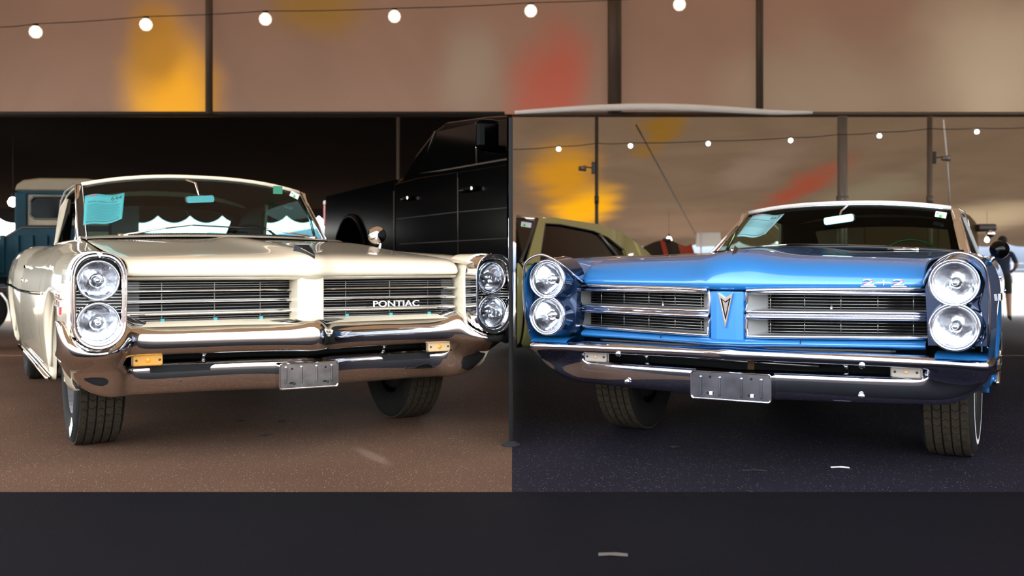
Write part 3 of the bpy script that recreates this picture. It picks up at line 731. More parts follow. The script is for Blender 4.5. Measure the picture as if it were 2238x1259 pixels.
# grille surround: strip under the hood lip, centre post, lower panel
GV = lambda u: .185+.02*abs(u)
grid('grille_header', [[(u, LIPv+dv, w) for u, LIPv in [(x, bow(x, LIP_A)) for x in us]] for dv, w in ((.02, .793), (.035, .782), (.10, .776))], 'cream_paint', A)
prism('center_post', [(-.060, .20), (-.060, .075), (-.052, .052), (-.03, .044), (.03, .044), (.052, .052), (.060, .075), (.060, .20)], .565, .790, 'cream_paint', A, 'z', .004)
grid('grille_sill', [[(u, lerp(.20, max(.03, bow(u, LIP_A)), t), lerp(.607, .586, t**1.5)) for u in us] for t in (0, .25, .5, .75, 1)], 'cream_paint', A)
for s in (-1, 1):
    g = empty('grille', (s*.41, GV(.4), .69)); g.parent = A
    L = .70; x0 = -L/2; nm = 'grille'
    box('backing', (0, .035, 0), (L+.02, .01, .175), 'dark_void', g)
    zs = [.775-.69, .731-.69, .685-.69, .638-.69, .603-.69]
    for z in zs[1:4]:
        p = prism('chrome_bar', [(-.03, z-.004), (-.036, z+.001), (-.03, z+.0075), (.0, z+.009), (.0, z-.006)], -L/2, L/2-.0, 'chrome', g, 'x', .001)
        box('end_cap', (-s*(L/2+.004), -.012, z), (.05, .040, .014), 'black_trim', p, .003)
    for k in range(4):
        n = 4 if k == 0 else 3
        for j in range(n):
            z = lerp(zs[k], zs[k+1], (j+.75)/(n+.5)); box('slat', (0, -.002, z), (L, .008, .0040), 'dark_slat', g, .001)
    for x in (-.2, 0.02, .22): box('support', (x, .012, -.004), (.004, .006, .168), 'dark_slat', g)
    for x in (-.2, .02, .22): box('clip', (x, -.004, -.080), (.016, .012, .012), 'paper_teal', g)
    box('shroud', (s*(L/2-.03), .016, 0), (.06, .02, .165), 'black_trim', g)
textmesh('lettering', 'PONTIAC', .040, 'white_letter', A, .004, FT((.442, GV(.44)-.045, .6595)), sx=1.38)
# headlamp nacelles
def lampline(u0, hw, top, bot, r0=.615, n=18):
    out = []
    for k in range(n+1):
        a = PI*k/n; out.append((u0+hw*math.copysign(abs(math.cos(a))**.75, math.cos(a)), .775+(top-.775)*max(0, math.sin(a))**.8))
    for k in range(n+1):
        a = PI+PI*k/n; out.append((u0+hw*.97*math.cos(a), r0+(r0-bot)*math.sin(a)))
    return out
for s in (-1, 1):
    u0 = s*.882
    o1 = lampline(u0, .101, .893, .515); i1 = lampline(u0, .083, .872, .535); o0 = lampline(u0, .108, .899, .51)
    prism('nacelle', o0, .11, .30, 'cream_paint', A, 'y', 0)
    bz = ringframe('headlamp_bezel', o1, i1, -.012, .115, 'chrome', A, 'y', .007)
    o2 = lampline(u0, .104, .896, .512); i2 = lampline(u0, .096, .889, .52)
    ringframe('bezel_rim', o2, i2, -.022, .02, 'chrome', bz, 'y', .003)
    mesh('peak', [(u0-.013, -.02, .893), (u0+.013, -.02, .893), (u0, -.026, .872), (u0, .03, .902)], [(0, 2, 1), (0, 1, 3), (1, 2, 3), (2, 0, 3)], 'chrome', bz)
    lp = prism('lamp_panel', lampline(u0, .088, .877, .53), .102, .106, 'black_trim', A, 'y')
    for k in range(8): box('rib', (u0, .048, .652+k*.0125), (.168, .008, .0035), 'slat_steel', lp, .001)
    for sx in (-.068, .068): lathe('screw', [(0, -.004), (.005, -.002), (.005, .004)], 'slat_steel', lp, (u0+sx, .036, .675), 'y', 10)
    headlamp(A, u0, .018, .783, .0715, 'chrome', .0095, depth=.04, depth_b=.055); headlamp(A, u0, .012, .616, .0715, 'chrome', .0095, depth=.04, depth_b=.055)
# bumper
def rowA(u, v):
    wt = .586+.020*gauss(u, .05)+.03*max(0, (u-.66)/.1 if u < .76 else 1)
    d = abs(u-.882)
    if d < .112: wt = min(wt, .618-math.sqrt(max(0, .113**2-d*d)))
    if u > .99: wt -= .01
    st, sb = .477, .417
    wb = interp(u, [(0, .287), (.78, .290), (.86, .305), (.92, .345), (.96, .39), (.985, .44), (1.0, .47)])
    lo = interp(u, [(0, .14), (.5, .125), (.78, .13), (.9, .20), (1., .16)])
    if wb > sb-.02: sb = min(st-.01, wb+.02)
    r = [(.10, wt+.004), (.035, wt+.002), (-.004, lerp(wt, st, .22)), (-.014, lerp(wt, st, .5)), (-.010, lerp(wt, st, .84)), (.004, st), (.07, st-.004),
         (.16, sb+.010), (lo-.015, sb), (lo-.020, lerp(sb, wb, .15)), (lo-.012, lerp(sb, wb, .6)), (lo+.006, lerp(sb, wb, .93)), (lo+.08, wb)]
    if u > .745:
        t = min(1, (u-.745)/.03)
        for k, a in zip((5, 6, 7, 8), (.18, .4, .6, .82)): r[k] = (lerp(r[k][0], lerp(-.010, lo-.020, a), t), lerp(r[k][1], lerp(st+.01, sb-.01, a), t))
    return r, 6
halfA = [(0, -.008), (.03, .004), (.06, .03), (.10, .055), (.2, .09), (.35, .115), (.52, .135), (.64, .14), (.70, .138), (.74, .128), (.765, .108), (.785, .085), (.81, .058), (.845, .036), (.882, .030), (.92, .036), (.955, .05), (.98, .085), (.995, .14), (1.0, .22), (1.0, .30)]
bumpA = bumper('front_bumper', A, halfA, 'chrome_warm', .742, rowA)
pm = ringframe('plate_mount', rrect(0, .352, .275, .118, .012), rrect(0, .352, .262, .106, .01), .090, .15, 'chrome_warm', A, 'y', .003)
prism('mount_face', rrect(0, .352, .268, .110, .01), .096, .135, 'plate_steel', pm, 'y')
for x in (-.105, -.035, .035, .105): prism('mount_rib', rrect(x, .357, .010, .078, .0045), .089, .110, 'plate_steel', pm, 'y', .003)
for x in (-.077, .077):
    lathe('hole', [(0, 0), (.005, 0), (.005, .002)], 'dark_void', pm, (x, .0955, .385), 'y', 10); prism('slot_hole', rrect(x, .322, .026, .009, .004), .0945, .098, 'dark_void', pm, 'y')
    lathe('bolt_head', [(0, -.006), (.006, -.004), (.006, .004)], 'black_trim', pm, (x+.008, .093, .320), 'y', 8)
for s in (-1, 1):
    bolt(bumpA, s*.525, .118, .500, 'chrome_warm'); bolt(bumpA, s*.525, .240, .347, 'chrome_warm'); bolt(bumpA, s*.955, .045, .505, 'chrome_warm', .011)
    t = empty('turn_signal', (s*.672, .175, .447)); t.parent = A
    prism('housing', rrect(0, 0, .128, .056, .010), 0, .05, 'chrome_warm', t, 'y', .003)
    prism('lens', rrect(0, 0, .118, .048, .009), -.016, .002, 'amber' if s < 0 else 'pale_amber', t, 'y', .004)
    lathe('bulb_spot', [(0, -.021), (.010, -.019), (.012, -.014)], 'amber_bulb', t, axis='y', n=16)
    for x in (-.046, .046): lathe('screw', [(0, -.019), (.005, -.018), (.005, -.01)], 'rim_steel', t, (x, 0, 0), 'y', 10)
    tube('bumper_bracket', [(s*.42, .20, .49), (s*.425, .26, .45), (s*.42, .28, .38)], .012, 'slat_steel', A, 6)
box('radiator_support', (0, .40, .56), (1.46, .06, .46), 'dark_void', A); box('hood_fill', (0, 1.02, .60), (1.0, 1.2, .42), 'dark_void', A); box('crossmember', (0, .62, .36), (1.0, .26, .10), 'dark_void', A, .02)  # dark fill box added under the hood to stop light leaks
box('bay_liner', (0, .30, .40), (1.30, .16, .03), 'dark_void', A)
box('oil_pan', (0, 1.05, .30), (.45, .7, .12), 'dark_void', A, .03)
# cabin
CA = dict(roof=[(2.37, .700, 1.335, 1.418), (2.5, .705, 1.345, 1.434), (3.0, .71, 1.335, 1.442), (3.5, .69, 1.30, 1.415), (3.76, .675, 1.25, 1.345)], roof_bow=.05, roof_m='cream_roof', lining='interior_dark',
    rear_base=(4.30, .66, .985), rear_open=(.90, .10, .92), c_pillar=(3.2, 3.45), belt_u=.74, belt_w=.985, a_pillar=((.735, 1.96, .985), (.705, 2.41, 1.338)), vent_v=2.2, side_glass='window_glass', pillar_w=.028, pillar_m='black_trim', seat_v=3.0, seat_h=.98, seat_m='interior_dark')
cabin(A, CA)
baseA = lambda s: (.722*s, 1.80+.17*s*s, 1.008-.020*s*s); topA = lambda s: (.685*s, 2.362+.05*s*s, 1.402-.07*abs(s)**2.4)
windshield(A, baseA, topA, 'windshield_teal')
tube('windshield_header', [tuple(Vector(topA(-1+2*i/16))+Vector((0, -.006, .004))) for i in range(17)], .013, 'cream_roof', A, 8)
tube('header_seal', [tuple(Vector(topA(-1+2*i/16))+Vector((0, -.012, -.014))) for i in range(17)], .007, 'black_trim', A, 6)
tube('windshield_base', [tuple(Vector(baseA(-1+2*i/16))+Vector((0, -.01, .004))) for i in range(17)], .010, 'black_trim', A, 8)
grid('dashboard', [[(u, 1.86+.16*(u/.72)**2+dv, w-.012*(u/.72)**2) for u in [-.70+1.4*i/12 for i in range(13)]] for dv, w in ((.0, .998), (.12, 1.012), (.3, 1.015), (.36, .98), (.34, .72))], 'interior_dark', A)
steering_wheel(A, .44, 2.62, .945, .20, 'interior_dark')
mr = empty('rear_view_mirror', (-.075, 1.93, 1.238)); mr.parent = A; mr.rotation_euler = (0, -.08, .12)
prism('housing', rrect(0, 0, .178, .046, .016), 0, .02, 'black_trim', mr, 'y', .004); prism('glass', rrect(0, 0, .168, .040, .014), -.003, .001, 'paper_teal', mr, 'y'); tube('stem', [(0, .01, 0), (0, .06, .10), (.0, .22, .13)], .006, 'chrome', mr, 6)
wiper(A, (-.542, 1.84, 1.010), (-.135, 1.855, 1.078), (.20, 1.87, 1.066)); wiper(A, (.612, 1.86, 1.012), (.30, 1.86, 1.062), (-.02, 1.86, 1.075))
# deck lid and tail
grid('deck_lid', [[(u, v, w-.02*(u/.74)**2) for u in [-.74+1.48*i/8 for i in range(9)]] for v, w in ((4.28, .985), (4.7, .97), (5.2, .93), (5.3, .90), (5.32, .6), (5.28, .36))], 'cream_paint', A, True, 1)
# side trim, script, mirror
for s in (-1, 1):
    tube('side_moulding', [(s*(interp(v, PA['sections'])[6]+.004), v, interp(v, PA['sections'])[7]) for v in (1.30, 1.8, 2.4, 2.9, 3.5, 4.4, 5.2)], .009, 'chrome', A, 6)
    tube('sill_moulding', [(s*.962, v, .275) for v in (1.28, 2, 3, 3.55)], .013, 'chrome', A, 6)
sc = textmesh('fender_script', 'Catalina', .075, 'chrome', A, .004, LT((-.992, .42, .690))); sc['label'] = 'chrome script lettering on the fender'
bd = prism('fender_badge', [(.36, .635), (.39, .635), (.39, .668), (.36, .668)], -.992, -.984, 'badge_red', A, 'x', .002)
mo = empty('fender_mirror', (.86, 1.40, .93)); mo.parent = A
lathe('head', [(0, -.045), (.03, -.042), (.048, -.028), (.054, -.008), (.055, .012), (.050, .016), (0, .016)], 'chrome', mo, (-.01, 0, .09), 'y', 36)
lathe('glass', [(0, .018), (.049, .017)], 'reflector', mo, (-.01, 0, .09), 'y', 24)
tube('stalk', [(.0, .0, -.01), (.012, -.004, .03), (.012, -.010, .085)], [.016, .012, .008], 'chrome', mo, 10); lathe('foot', [(0, .012), (.022, .008), (.026, -.006)], 'chrome', mo, axis='z', n=16)
for s in (-1, 1):
    wheel(A, s*.80, .90, .345, .205, s, letters=(s < 0)); wheel(A, s*.795, 3.95, .345, .205, s)
tube('exhaust', [(.35, 1.8, .2), (.38, 5.2, .2)], .03, 'satin_black', A, 8)
# sheets and stickers on the glass (things of their own, in the car's frame)
def in_frame(o, pose): o.location = (pose[0], pose[1], 0); o.rotation_euler = (0, 0, pose[2]); return o
def sheet(name, corners, m, wave, pose, label, number, heading, ink2, nlines, fill):
    """corners tl,tr,bl,br in the car frame; wavy paper with printing on it"""
    tl, tr, bl, br = map(Vector, corners)
    def P(a, b, off=0.):
        p = lerp(lerp(tl, tr, a), lerp(bl, br, a), b)
        n = (tr-tl).cross(bl-tl).normalized(); n = n if n.y < 0 else -n
        return p+Vector((0, 0, wave*math.sin(2*PI*a*1.05+.3)))+n*(.006*math.sin(5*a+2*b)+off)
    o = grid(name, [[P(i/16, j/10) for i in range(17)] for j in range(11)], m, None, True, 0, .0006)
    in_frame(o, pose); tag(o, label, 'paper')
    def strip(nm, a0, a1, b0, b1, mm, n=10): return grid(nm, [[P(lerp(a0, a1, i/n), lerp(b0, b1, j), .0016) for i in range(n+1)] for j in (0, 1)], mm, o, True)
    def words(nm, s, a, b, hgt, mm, wdt):
        t = textmesh(nm, s, 1., mm, o, 0.)
        xs = [v.co.x for v in t.data.vertices]; ys = [v.co.y for v in t.data.vertices]; cx, cy = (min(xs)+max(xs))/2, (min(ys)+max(ys))/2; sx = max(xs)-min(xs); sy = max(ys)-min(ys)
        for v in t.data.vertices: v.co = P(a+(v.co.x-cx)/sx*wdt, b-(v.co.y-cy)/sy*hgt, .0016)
    words('lot_number', number, .80, .14, .125, 'print_ink', .27)
    words('heading', heading, .46, .265, .045, 'print_ink', .74)
    words('small_print', 'LOT', .74, .055, .022, ink2, .10)
    strip('logo_line', .10, .30, .05, .075, 'badge_red'); 
    rnd = random.Random(7)
    for k in range(nlines):
        b = lerp(.34, fill, k/(nlines-1)); a = .07
        end = .93 if k % 3 else .86
        strip('text_line', a, end-rnd.random()*.06, b, b+.011, ink2)
    strip('footer_band', .06, .92, .905, .945, ink2)
    return o
sheet('auction_sheet', ((-.722, 1.905, 1.232), (-.508, 1.905, 1.262), (-.742, 1.80, 1.058), (-.538, 1.80, 1.10)), 'paper_teal', .006, POSE_A, 'teal lot sheet numbered 644 behind the windshield of the cream car', '644', 'PONTIAC CATALINA 2+2 SPORT', 'print_grey', 15, .86)
def sticker(u, v, w, W, H, ry, pose, label, base='sticker_white', dot=True, tilt=-.9):
    # lies against the sloping windshield, so it leans back with it
    o = empty('windshield_sticker', (0, 0, 0)); ca, sa = math.cos(pose[2]), math.sin(pose[2])
    o.location = (pose[0]+u*ca-v*sa, pose[1]+u*sa+v*ca, w); o.rotation_euler = (0, ry, pose[2]); tag(o, label, 'sticker')
    k = .0 
    prism('label', rrect(0, 0, W, H, .003), 0, .001, base, o, 'y')
    if dot:
        lathe('green_dot', [(0, -.001), (H*.28, -.001), (H*.28, 0)], 'sticker_green', o, (0, 0, -H*.22), 'y', 16); lathe('ink_mark', [(0, -.001), (H*.1, -.001), (H*.1, 0)], 'print_ink', o, (-W*.3, 0, H*.1), 'y', 10)
    return o
sticker(.608, 2.255, 1.306, .062, .036, .42, POSE_A, 'white sticker with green dot in the upper corner of the cream car windshield')
sticker(.490, 2.24, 1.335, .062, .052, 0, POSE_A, 'small green tinted label at the top of the cream car windshield', 'green_tint', False)
# ================================================================= blue car
POSE_B = (.8744, 3.9741, -.5015)
B = empty('coupe_car', (POSE_B[0], POSE_B[1], 0), POSE_B[2]); B.name = 'convertible_car'
tag(B, 'metallic blue 1960s convertible with white top and stacked headlamps on dark asphalt', 'car')
PB = dict(axle=.90, wb=3.07, arch_r=.365, arch_z=.325, v0=.0, v1=5.3, door0=1.55, door1=2.95, handle_w=.77,
    rocker=[(0, .40), (.4, .36), (.6, .29), (1.4, .25), (4.6, .25), (5.3, .34)],
    sections=[(.0, (.715, .775, .842, .884, .935, .835, .950, .70, .945, .52, .93, .42)),
              (.15, (.722, .800, .842, .892, .938, .842, .953, .70, .948, .50, .93, .40)),
              (.9, (.722, .872, .85, .905, .94, .85, .955, .70, .945, .5, .92, .28)),
              (1.8, (.715, .915, .81, .908, .895, .855, .928, .68, .92, .48, .89, .25)),
              (2.9, (.70, .890, .78, .885, .855, .835, .888, .66, .88, .48, .85, .25)),
              (3.5, (.695, .890, .775, .910, .845, .85, .872, .66, .865, .48, .835, .25)),
              (4.4, (.67, .885, .75, .900, .815, .84, .838, .66, .83, .48, .80, .25)),
              (5.3, (.62, .84, .70, .85, .76, .80, .79, .65, .78, .5, .75, .34))],
    nose=lambda i, u, w: (.16, 0, .005, .02, .05, .16, .16)[i])
side_panels(B, PB, B, 'blue_paint')
usB = [s*u for s, L in ((-1, (.722, .66, .56, .42, .3, .22, .16, .12, .08, .04)), (1, (0, .04, .08, .12, .16, .22, .3, .42, .56, .66, .722))) for u in L]
LIP_B = [(0, -.035), (.08, -.03), (.12, -.01), (.16, .01), (.3, .055), (.722, .165)]
hoodB = hood(B, 'blue_paint', usB, LIP_B,
    [(.05, .738), (.004, .742), (-.006, .752), (-.008, .775), (.0, .81), (.018, .845), (.05, .875), (.13, .902), (.28, .914), (.9, .930), (1.4, .940), (1.95, .944)],
    [(.05, .752), (.004, .755), (-.004, .764), (-.002, .780), (.012, .803), (.036, .826), (.075, .845), (.16, .862), (.3, .872), (.8, .885), (1.3, .900), (1.80, .915)],
    lambda u: .40*(1-(u/.722)**2)+.60*gauss(u, .13))
tube('hood_edge_trim', [(u, bow(u, LIP_B)-.004, lerp(.752, .739, .4*(1-(u/.722)**2)+.6*gauss(u, .13))) for u in usB if abs(u) > .07 and u < 0], .008, 'chrome', B, 8)
tube('hood_edge_trim', [(u, bow(u, LIP_B)-.004, lerp(.752, .739, .4*(1-(u/.722)**2)+.6*gauss(u, .13))) for u in usB if abs(u) > .07 and u > 0], .008, 'chrome', B, 8)
sp = mesh('hood_ornament', [(-.004, .035, .848), (.004, .035, .848), (-.010, .11, .912), (.010, .11, .912), (0, .09, .925), (0, .02, .853)], [(0, 2, 3, 1), (0, 5, 4, 2), (5, 1, 3, 4), (2, 4, 3), (0, 1, 5)], 'chrome', B); sp['label'] = 'chrome spear ornament on the nose of the hood'
# centre post with arrowhead emblem
prism('center_post', [(-.075, .10), (-.075, .0), (-.066, -.022), (-.04, -.030), (.04, -.030), (.066, -.022), (.075, .0), (.075, .10)], .530, .738, 'blue_paint', B, 'z', .003)
em = ringframe('arrowhead_emblem', [(-.030, .733), (0, .712), (.030, .733), (.0, .590)], [(-.021, .712), (0, .697), (.021, .712), (.0, .620)], -.044, -.030, 'chrome', B, 'y', .001)
em['label'] = 'chrome arrowhead emblem on the centre post'
prism('emblem_field', [(-.022, .713), (0, .698), (.022, .713), (0, .618)], -.034, -.028, 'emblem_black', em, 'y'); prism('emblem_core', [(-.013, .703), (0, .693), (.013, .703), (0, .640)], -.040, -.03, 'plate_steel', em, 'y')
# grilles
GP = lambda a, w, d=0.: (lerp(.078, .748, a), lerp(-.012, .185, max(0, a)**1.05)+d, w)
for s in (-1, 1):
    g = empty('grille', (0, 0, 0)); g.parent = B
    def Q(a, w, d=0.): x, y, z = GP(a, w, d); return (s*x, y, z)
    N = 12; aa = [i/N for i in range(N+1)]
    top, bot, m1, m2 = .736, .558, .657, .636
    # outer bright frame
    loop = [Q(a, top-.004*a) for a in aa]+[Q(1.01, lerp(top, bot, t)) for t in (.2, .5, .8)]+[Q(a, bot+.006*a) for a in reversed(aa)]+[Q(-.005, lerp(bot, top, t)) for t in (.2, .5, .8)]
    v, f = tubeg(loop+loop[:1], .0085, 8, False); mesh('bright_frame', v, f, 'chrome_blue_reflect', g, True)
    for w in (m1, m2): tube('divider_bar', [Q(a, w, -.006) for a in aa], .0085, 'chrome_blue_reflect', g, 8)
    grid('divider_web', [[Q(a, w, -.001) for a in aa] for w in (m1, m2)], 'chrome_blue_reflect', g)
    for k, (w0, w1) in enumerate(((m1, top), (bot, m2))):
        fr = [(a, w1) for a in aa]+[(1, lerp(w1, w0, t)) for t in (.25, .5, .75)]+[(a, w0) for a in reversed(aa)]+[(0, lerp(w0, w1, t)) for t in (.25, .5, .75)]
        V = [Q(a, w, .004) for a, w in fr]+[Q(lerp(.085, .975, a), lerp(w0+.010, w1-.004, (w-w0)/(w1-w0)), .10) for a, w in fr]
        n = len(fr); mesh('recess', V, [(i, (i+1) % n, n+(i+1) % n, n+i) for i in range(n)], 'grille_grey', g, True)
        lo, hi = w0+.010, w1-.004
        for j in range(5):
            w = lerp(lo, hi, (j+.6)/5.2); tube('slat', [Q(lerp(.085, .975, t), w, .096) for t in (0, .33, .66, 1)], .0019, 'slat_steel', g, 6)
        for a in (.10, .29, .49, .69, .88): tube('upright', [Q(a, lo, .094), Q(a, hi, .094)], .0021, 'slat_steel', g, 6)
    grid('backing', [[Q(a, w, .20) for a in aa] for w in (bot, top)], 'dark_void', g)
    tube('hood_latch', [Q(.42, .60, .16), Q(.42, .72, .16)], .008, 'slat_steel', g, 8)
# sill under the grilles
grid('grille_sill', [[(u, lerp(bow(u, LIP_B)+.02, bow(u, LIP_B)-.012, t)+dv, w) for u in usB] for t, dv, w in ((0, .03, .556), (.3, .0, .550), (.7, -.01, .541), (1, -.008, .532), (1, .0, .522), (1, .06, .512))], 'blue_paint', B, True, 1)
for u in (-.30, .28): tube('sill_seam', [(u, bow(u, LIP_B)-.026, .535), (u, bow(u, LIP_B)-.016, .548)], .002, 'dark_void', B, 6)
# lamp pods and eyelids
for s in (-1, 1):
    u0 = s*.833
    pl = prism('lamp_panel', [(s*x, w) for x, w in ((.735, .54), (.725, .76), (.745, .815), (.79, .862), (.845, .878), (.90, .866), (.935, .83), (.942, .70), (.94, .545))], .115, .16, 'pod_shade_navy', B, 'y')
    for wz in (.779, .617):
        lathe('lamp_pod', [(.075, .03), (.087, .03), (.089, .045), (.097, .12), (.105, .20)], 'pod_shade_navy', pl, (u0, 0, wz), 'y', 40)
        lathe('pod_rim', [(.0835+.0052*math.cos(a), .026+.0052*math.sin(a)) for a in [2*PI*k/10 for k in range(10)]], 'chrome_blue_reflect', pl, (u0, .0, wz), 'y', 44, close=True)
        headlamp(B, u0, .034, wz, .0705, 'chrome', .0085)
    tube('eyelid_trim', [(s*x, y, w) for x, y, w in smooth(((.715, .158, .764), (.728, .10, .795), (.755, .045, .835), (.795, .008, .870), (.843, -.006, .889), (.895, -.006, .876), (.930, .0, .845), (.944, .015, .79), (.95, .025, .70), (.947, .04, .60), (.942, .06, .545)))], .0055, 'chrome_blue_reflect', B, 8)
    tube('pod_moulding', [(s*x, .108, w) for x, w in ((.925, .77), (.918, .735), (.908, .70), (.917, .66), (.930, .62), (.930, .585), (.915, .55))], .0045, 'chrome_blue_reflect', B, 6)
    grid('pod_floor', [[(s*x, y, w) for x in (.76, .80, .85, .90, .94)] for y, w in ((.07, .495), (.09, .506), (.13, .512), (.20, .516))], 'blue_paint', B)
# bumper
def rowB(u, v):
    wt = interp(u, [(0, .524), (.06, .518), (.2, .512), (.7, .505), (.9, .503), (.97, .500)])
    st = interp(u, [(0, .458), (.75, .452)]); sb = .411
    wb = interp(u, [(0, .285), (.80, .294), (.86, .325), (.91, .375), (.945, .425), (.96, .455), (.98, .47)])
    lo = interp(u, [(0, .09), (.5, .075), (.80, .13), (.95, .09)])
    if wb > sb-.02: sb = min(st-.012, wb+.015)
    st = min(st, wt-.015)
    r = [(.17, wt-.010), (.10, wt-.006), (.03, wt), (.004, lerp(wt, st, .12)), (-.010, lerp(wt, st, .42)), (-.006, lerp(wt, st, .82)), (.004, st), (.07, st-.003),
         (.13, sb+.008), (lo-.012, sb), (lo-.018, lerp(sb, wb, .15)), (lo-.010, lerp(sb, wb, .6)), (lo+.006, lerp(sb, wb, .93)), (lo+.08, wb)]
    if u > .72:
        t = min(1, (u-.72)/.03)
        for k, a in zip((6, 7, 8, 9), (.18, .4, .6, .82)): r[k] = (lerp(r[k][0], lerp(-.006, lo-.018, a), t), lerp(r[k][1], lerp(st+.01, sb-.01, a), t))
    return r, 7
halfB = [(0, -.035), (.04, -.025), (.09, .0), (.14, .015), (.25, .035), (.4, .055), (.55, .07), (.66, .08), (.715, .083), (.745, .084), (.78, .082), (.83, .075), (.88, .066), (.92, .062), (.945, .075), (.96, .11), (.966, .17), (.966, .24)]
bumpB = bumper('front_bumper', B, halfB, 'chrome_blue_reflect', .717, rowB)
for s in (-1, 1):
    prism('ledge_scoop', [(s*x, y) for x, y in ((.10, .045), (.14, .032), (.40, .082), (.60, .112), (.62, .128), (.40, .115), (.16, .072))], .5075, .5155, 'black_trim', bumpB, 'z', .002)
pm = ringframe('plate_mount', rrect(0, .350, .335, .118, .012), rrect(0, .350, .322, .107, .01), .022, .085, 'chrome_blue_reflect', B, 'y', .003)
prism('mount_face', rrect(0, .350, .33, .112, .01), .028, .07, 'plate_steel_blue', pm, 'y')
for x in (-.125, -.045, .045, .125): prism('mount_rib', rrect(x, .348, .010, .080, .0045), .021, .042, 'plate_steel_blue', pm, 'y', .003)
for x in (-.085, .085):
    lathe('hole', [(0, 0), (.0055, 0), (.0055, .002)], 'dark_void', pm, (x, .0275, .385), 'y', 10); prism('slot_hole', rrect(x, .318, .030, .011, .005), .0265, .030, 'dark_void', pm, 'y')
    box('clip_nut', (x+.004, .026, .318), (.013, .006, .013), 'white_letter', pm, .001)
for s in (-1, 1):
    bolt(bumpB, s*.505, .058, .458, 'chrome_blue_reflect'); bolt(bumpB, s*.492, .128, .330, 'chrome_blue_reflect')
    t = empty('turn_signal', (s*.652, .165, .431)); t.parent = B
    prism('housing', rrect(0, 0, .118, .054, .010), 0, .05, 'slat_steel', t, 'y', .003); prism('lens', rrect(0, 0, .106, .043, .009), -.014, .002, 'clear_plastic', t, 'y', .004)
    lathe('bulb_spot', [(0, -.018), (.008, -.017), (.010, -.012)], 'pale_amber', t, axis='y', n=16)
    for x in (-.04, .04): lathe('screw', [(0, -.017), (.005, -.016), (.005, -.01)], 'rim_steel', t, (x, 0, 0), 'y', 10)
    tube('bumper_bracket', [(s*.42, .17, .465), (s*.425, .2, .43), (s*.42, .22, .38)], .012, 'slat_steel', B, 6)
box('rust_bracket', (.04, .20, .43), (.028, .02, .10), 'brown_paint', B)
tube('radiator_tube', [(-.22, .28, .432), (.30, .28, .424)], .008, 'slat_steel', B, 6)
box('radiator_support', (0, .42, .53), (1.40, .06, .44), 'dark_void', B); box('hood_fill', (0, 1.02, .56), (1.0, 1.2, .42), 'dark_void', B); box('crossmember', (0, .62, .36), (1.0, .26, .10), 'dark_void', B, .02)  # this hood also gets an added dark box that keeps light out
box('oil_pan', (0, 1.05, .30), (.45, .7, .12), 'dark_void', B, .03)
# 2+2 badge on the hood front
u_, v_ = .575, bow(.575, LIP_B)-.010
bg_ = empty('numeral_badge', (u_, v_, .777)); bg_.parent = B; bg_.rotation_euler = (-.12, 0, math.atan2(.11, .42)); bg_['label'] = 'silver and red 2+2 badge'
Ft = FT((0, 0, 0))
for x in (-.055, .055):
    t = textmesh('numeral', '2', .034, 'white_letter', bg_, .003, Matrix.Translation((x, 0, -.001)) @ Ft, sx=2.7)
    box('red_inlay', (x+.012, -.004, .0065), (.014, .003, .004), 'badge_red', t); box('red_inlay', (x-.014, -.004, -.003), (.014, .003, .004), 'badge_red', t)
    box('underline', (x, -.002, -.0155), (.056, .004, .003), 'white_letter', t)
box('bar', (0, 0, -.001), (.05, .004, .003), 'white_letter', bg_); prism('plus', [(-.003, 0), (0, .011), (.003, 0), (0, -.013)], -.004, .0, 'white_letter', bg_, 'y')
# cabin
CB = dict(roof=[(2.46, .625, 1.185, 1.228), (2.6, .63, 1.195, 1.243), (3.1, .635, 1.19, 1.252), (3.6, .62, 1.165, 1.235), (3.9, .61, 1.12, 1.175)], roof_bow=.10, roof_m='white_roof', lining='interior_brown',
    rear_base=(4.38, .62, .90), rear_open=(.80, .12, .88), c_pillar=(3.45, 3.75), belt_u=.70, belt_w=.905, a_pillar=((.735, 2.10, .905), (.632, 2.60, 1.186)), vent_v=2.35, side_glass='window_glass', pillar_w=.032, pillar_m='chrome', seat_v=3.05, seat_h=.86, seat_m='interior_brown')
cabin(B, CB)
baseB = lambda s: (.715*s, 1.93+.18*s*s, .942-.030*s*s); topB = lambda s: (.612*s, 2.46+.11*s*s, 1.216-.042*abs(s)**2.4)
windshield(B, baseB, topB, 'windshield_green')
tube('windshield_header', [tuple(Vector(topB(-1+2*i/16))+Vector((0, -.006, .012))) for i in range(17)], .012, 'white_roof', B, 8)
tube('header_trim', [tuple(Vector(topB(-1+2*i/16))+Vector((0, -.012, -.002))) for i in range(17)], .0045, 'chrome', B, 8)
tube('header_seal', [tuple(Vector(topB(-1+2*i/16))+Vector((0, -.012, -.012))) for i in range(17)], .006, 'black_trim', B, 6)
tube('windshield_base', [tuple(Vector(baseB(-1+2*i/16))+Vector((0, -.01, .004))) for i in range(17)], .010, 'black_trim', B, 8)
grid('cowl', [[(lerp(-.73, .73, i/16), v+.18*(lerp(-1, 1, i/16)**2)*k, w-.028*(lerp(-1, 1, i/16)**2)) for i in range(17)] for v, w, k in ((1.90, .936, .2), (1.94, .940, .8), (1.98, .940, 1))], 'blue_paint', B, True)
grid('dashboard', [[(u, 1.98+.16*(u/.72)**2+dv, w-.02*(u/.72)**2) for u in [-.70+1.4*i/12 for i in range(13)]] for dv, w in ((.0, .930), (.12, .945), (.3, .945), (.36, .90), (.34, .66))], 'interior_brown', B)
steering_wheel(B, .37, 2.62, .835, .19, 'wheel_green')
mr = empty('rear_view_mirror', (.035, 2.16, 1.112)); mr.parent = B; mr.rotation_euler = (0, -.12, -.12)
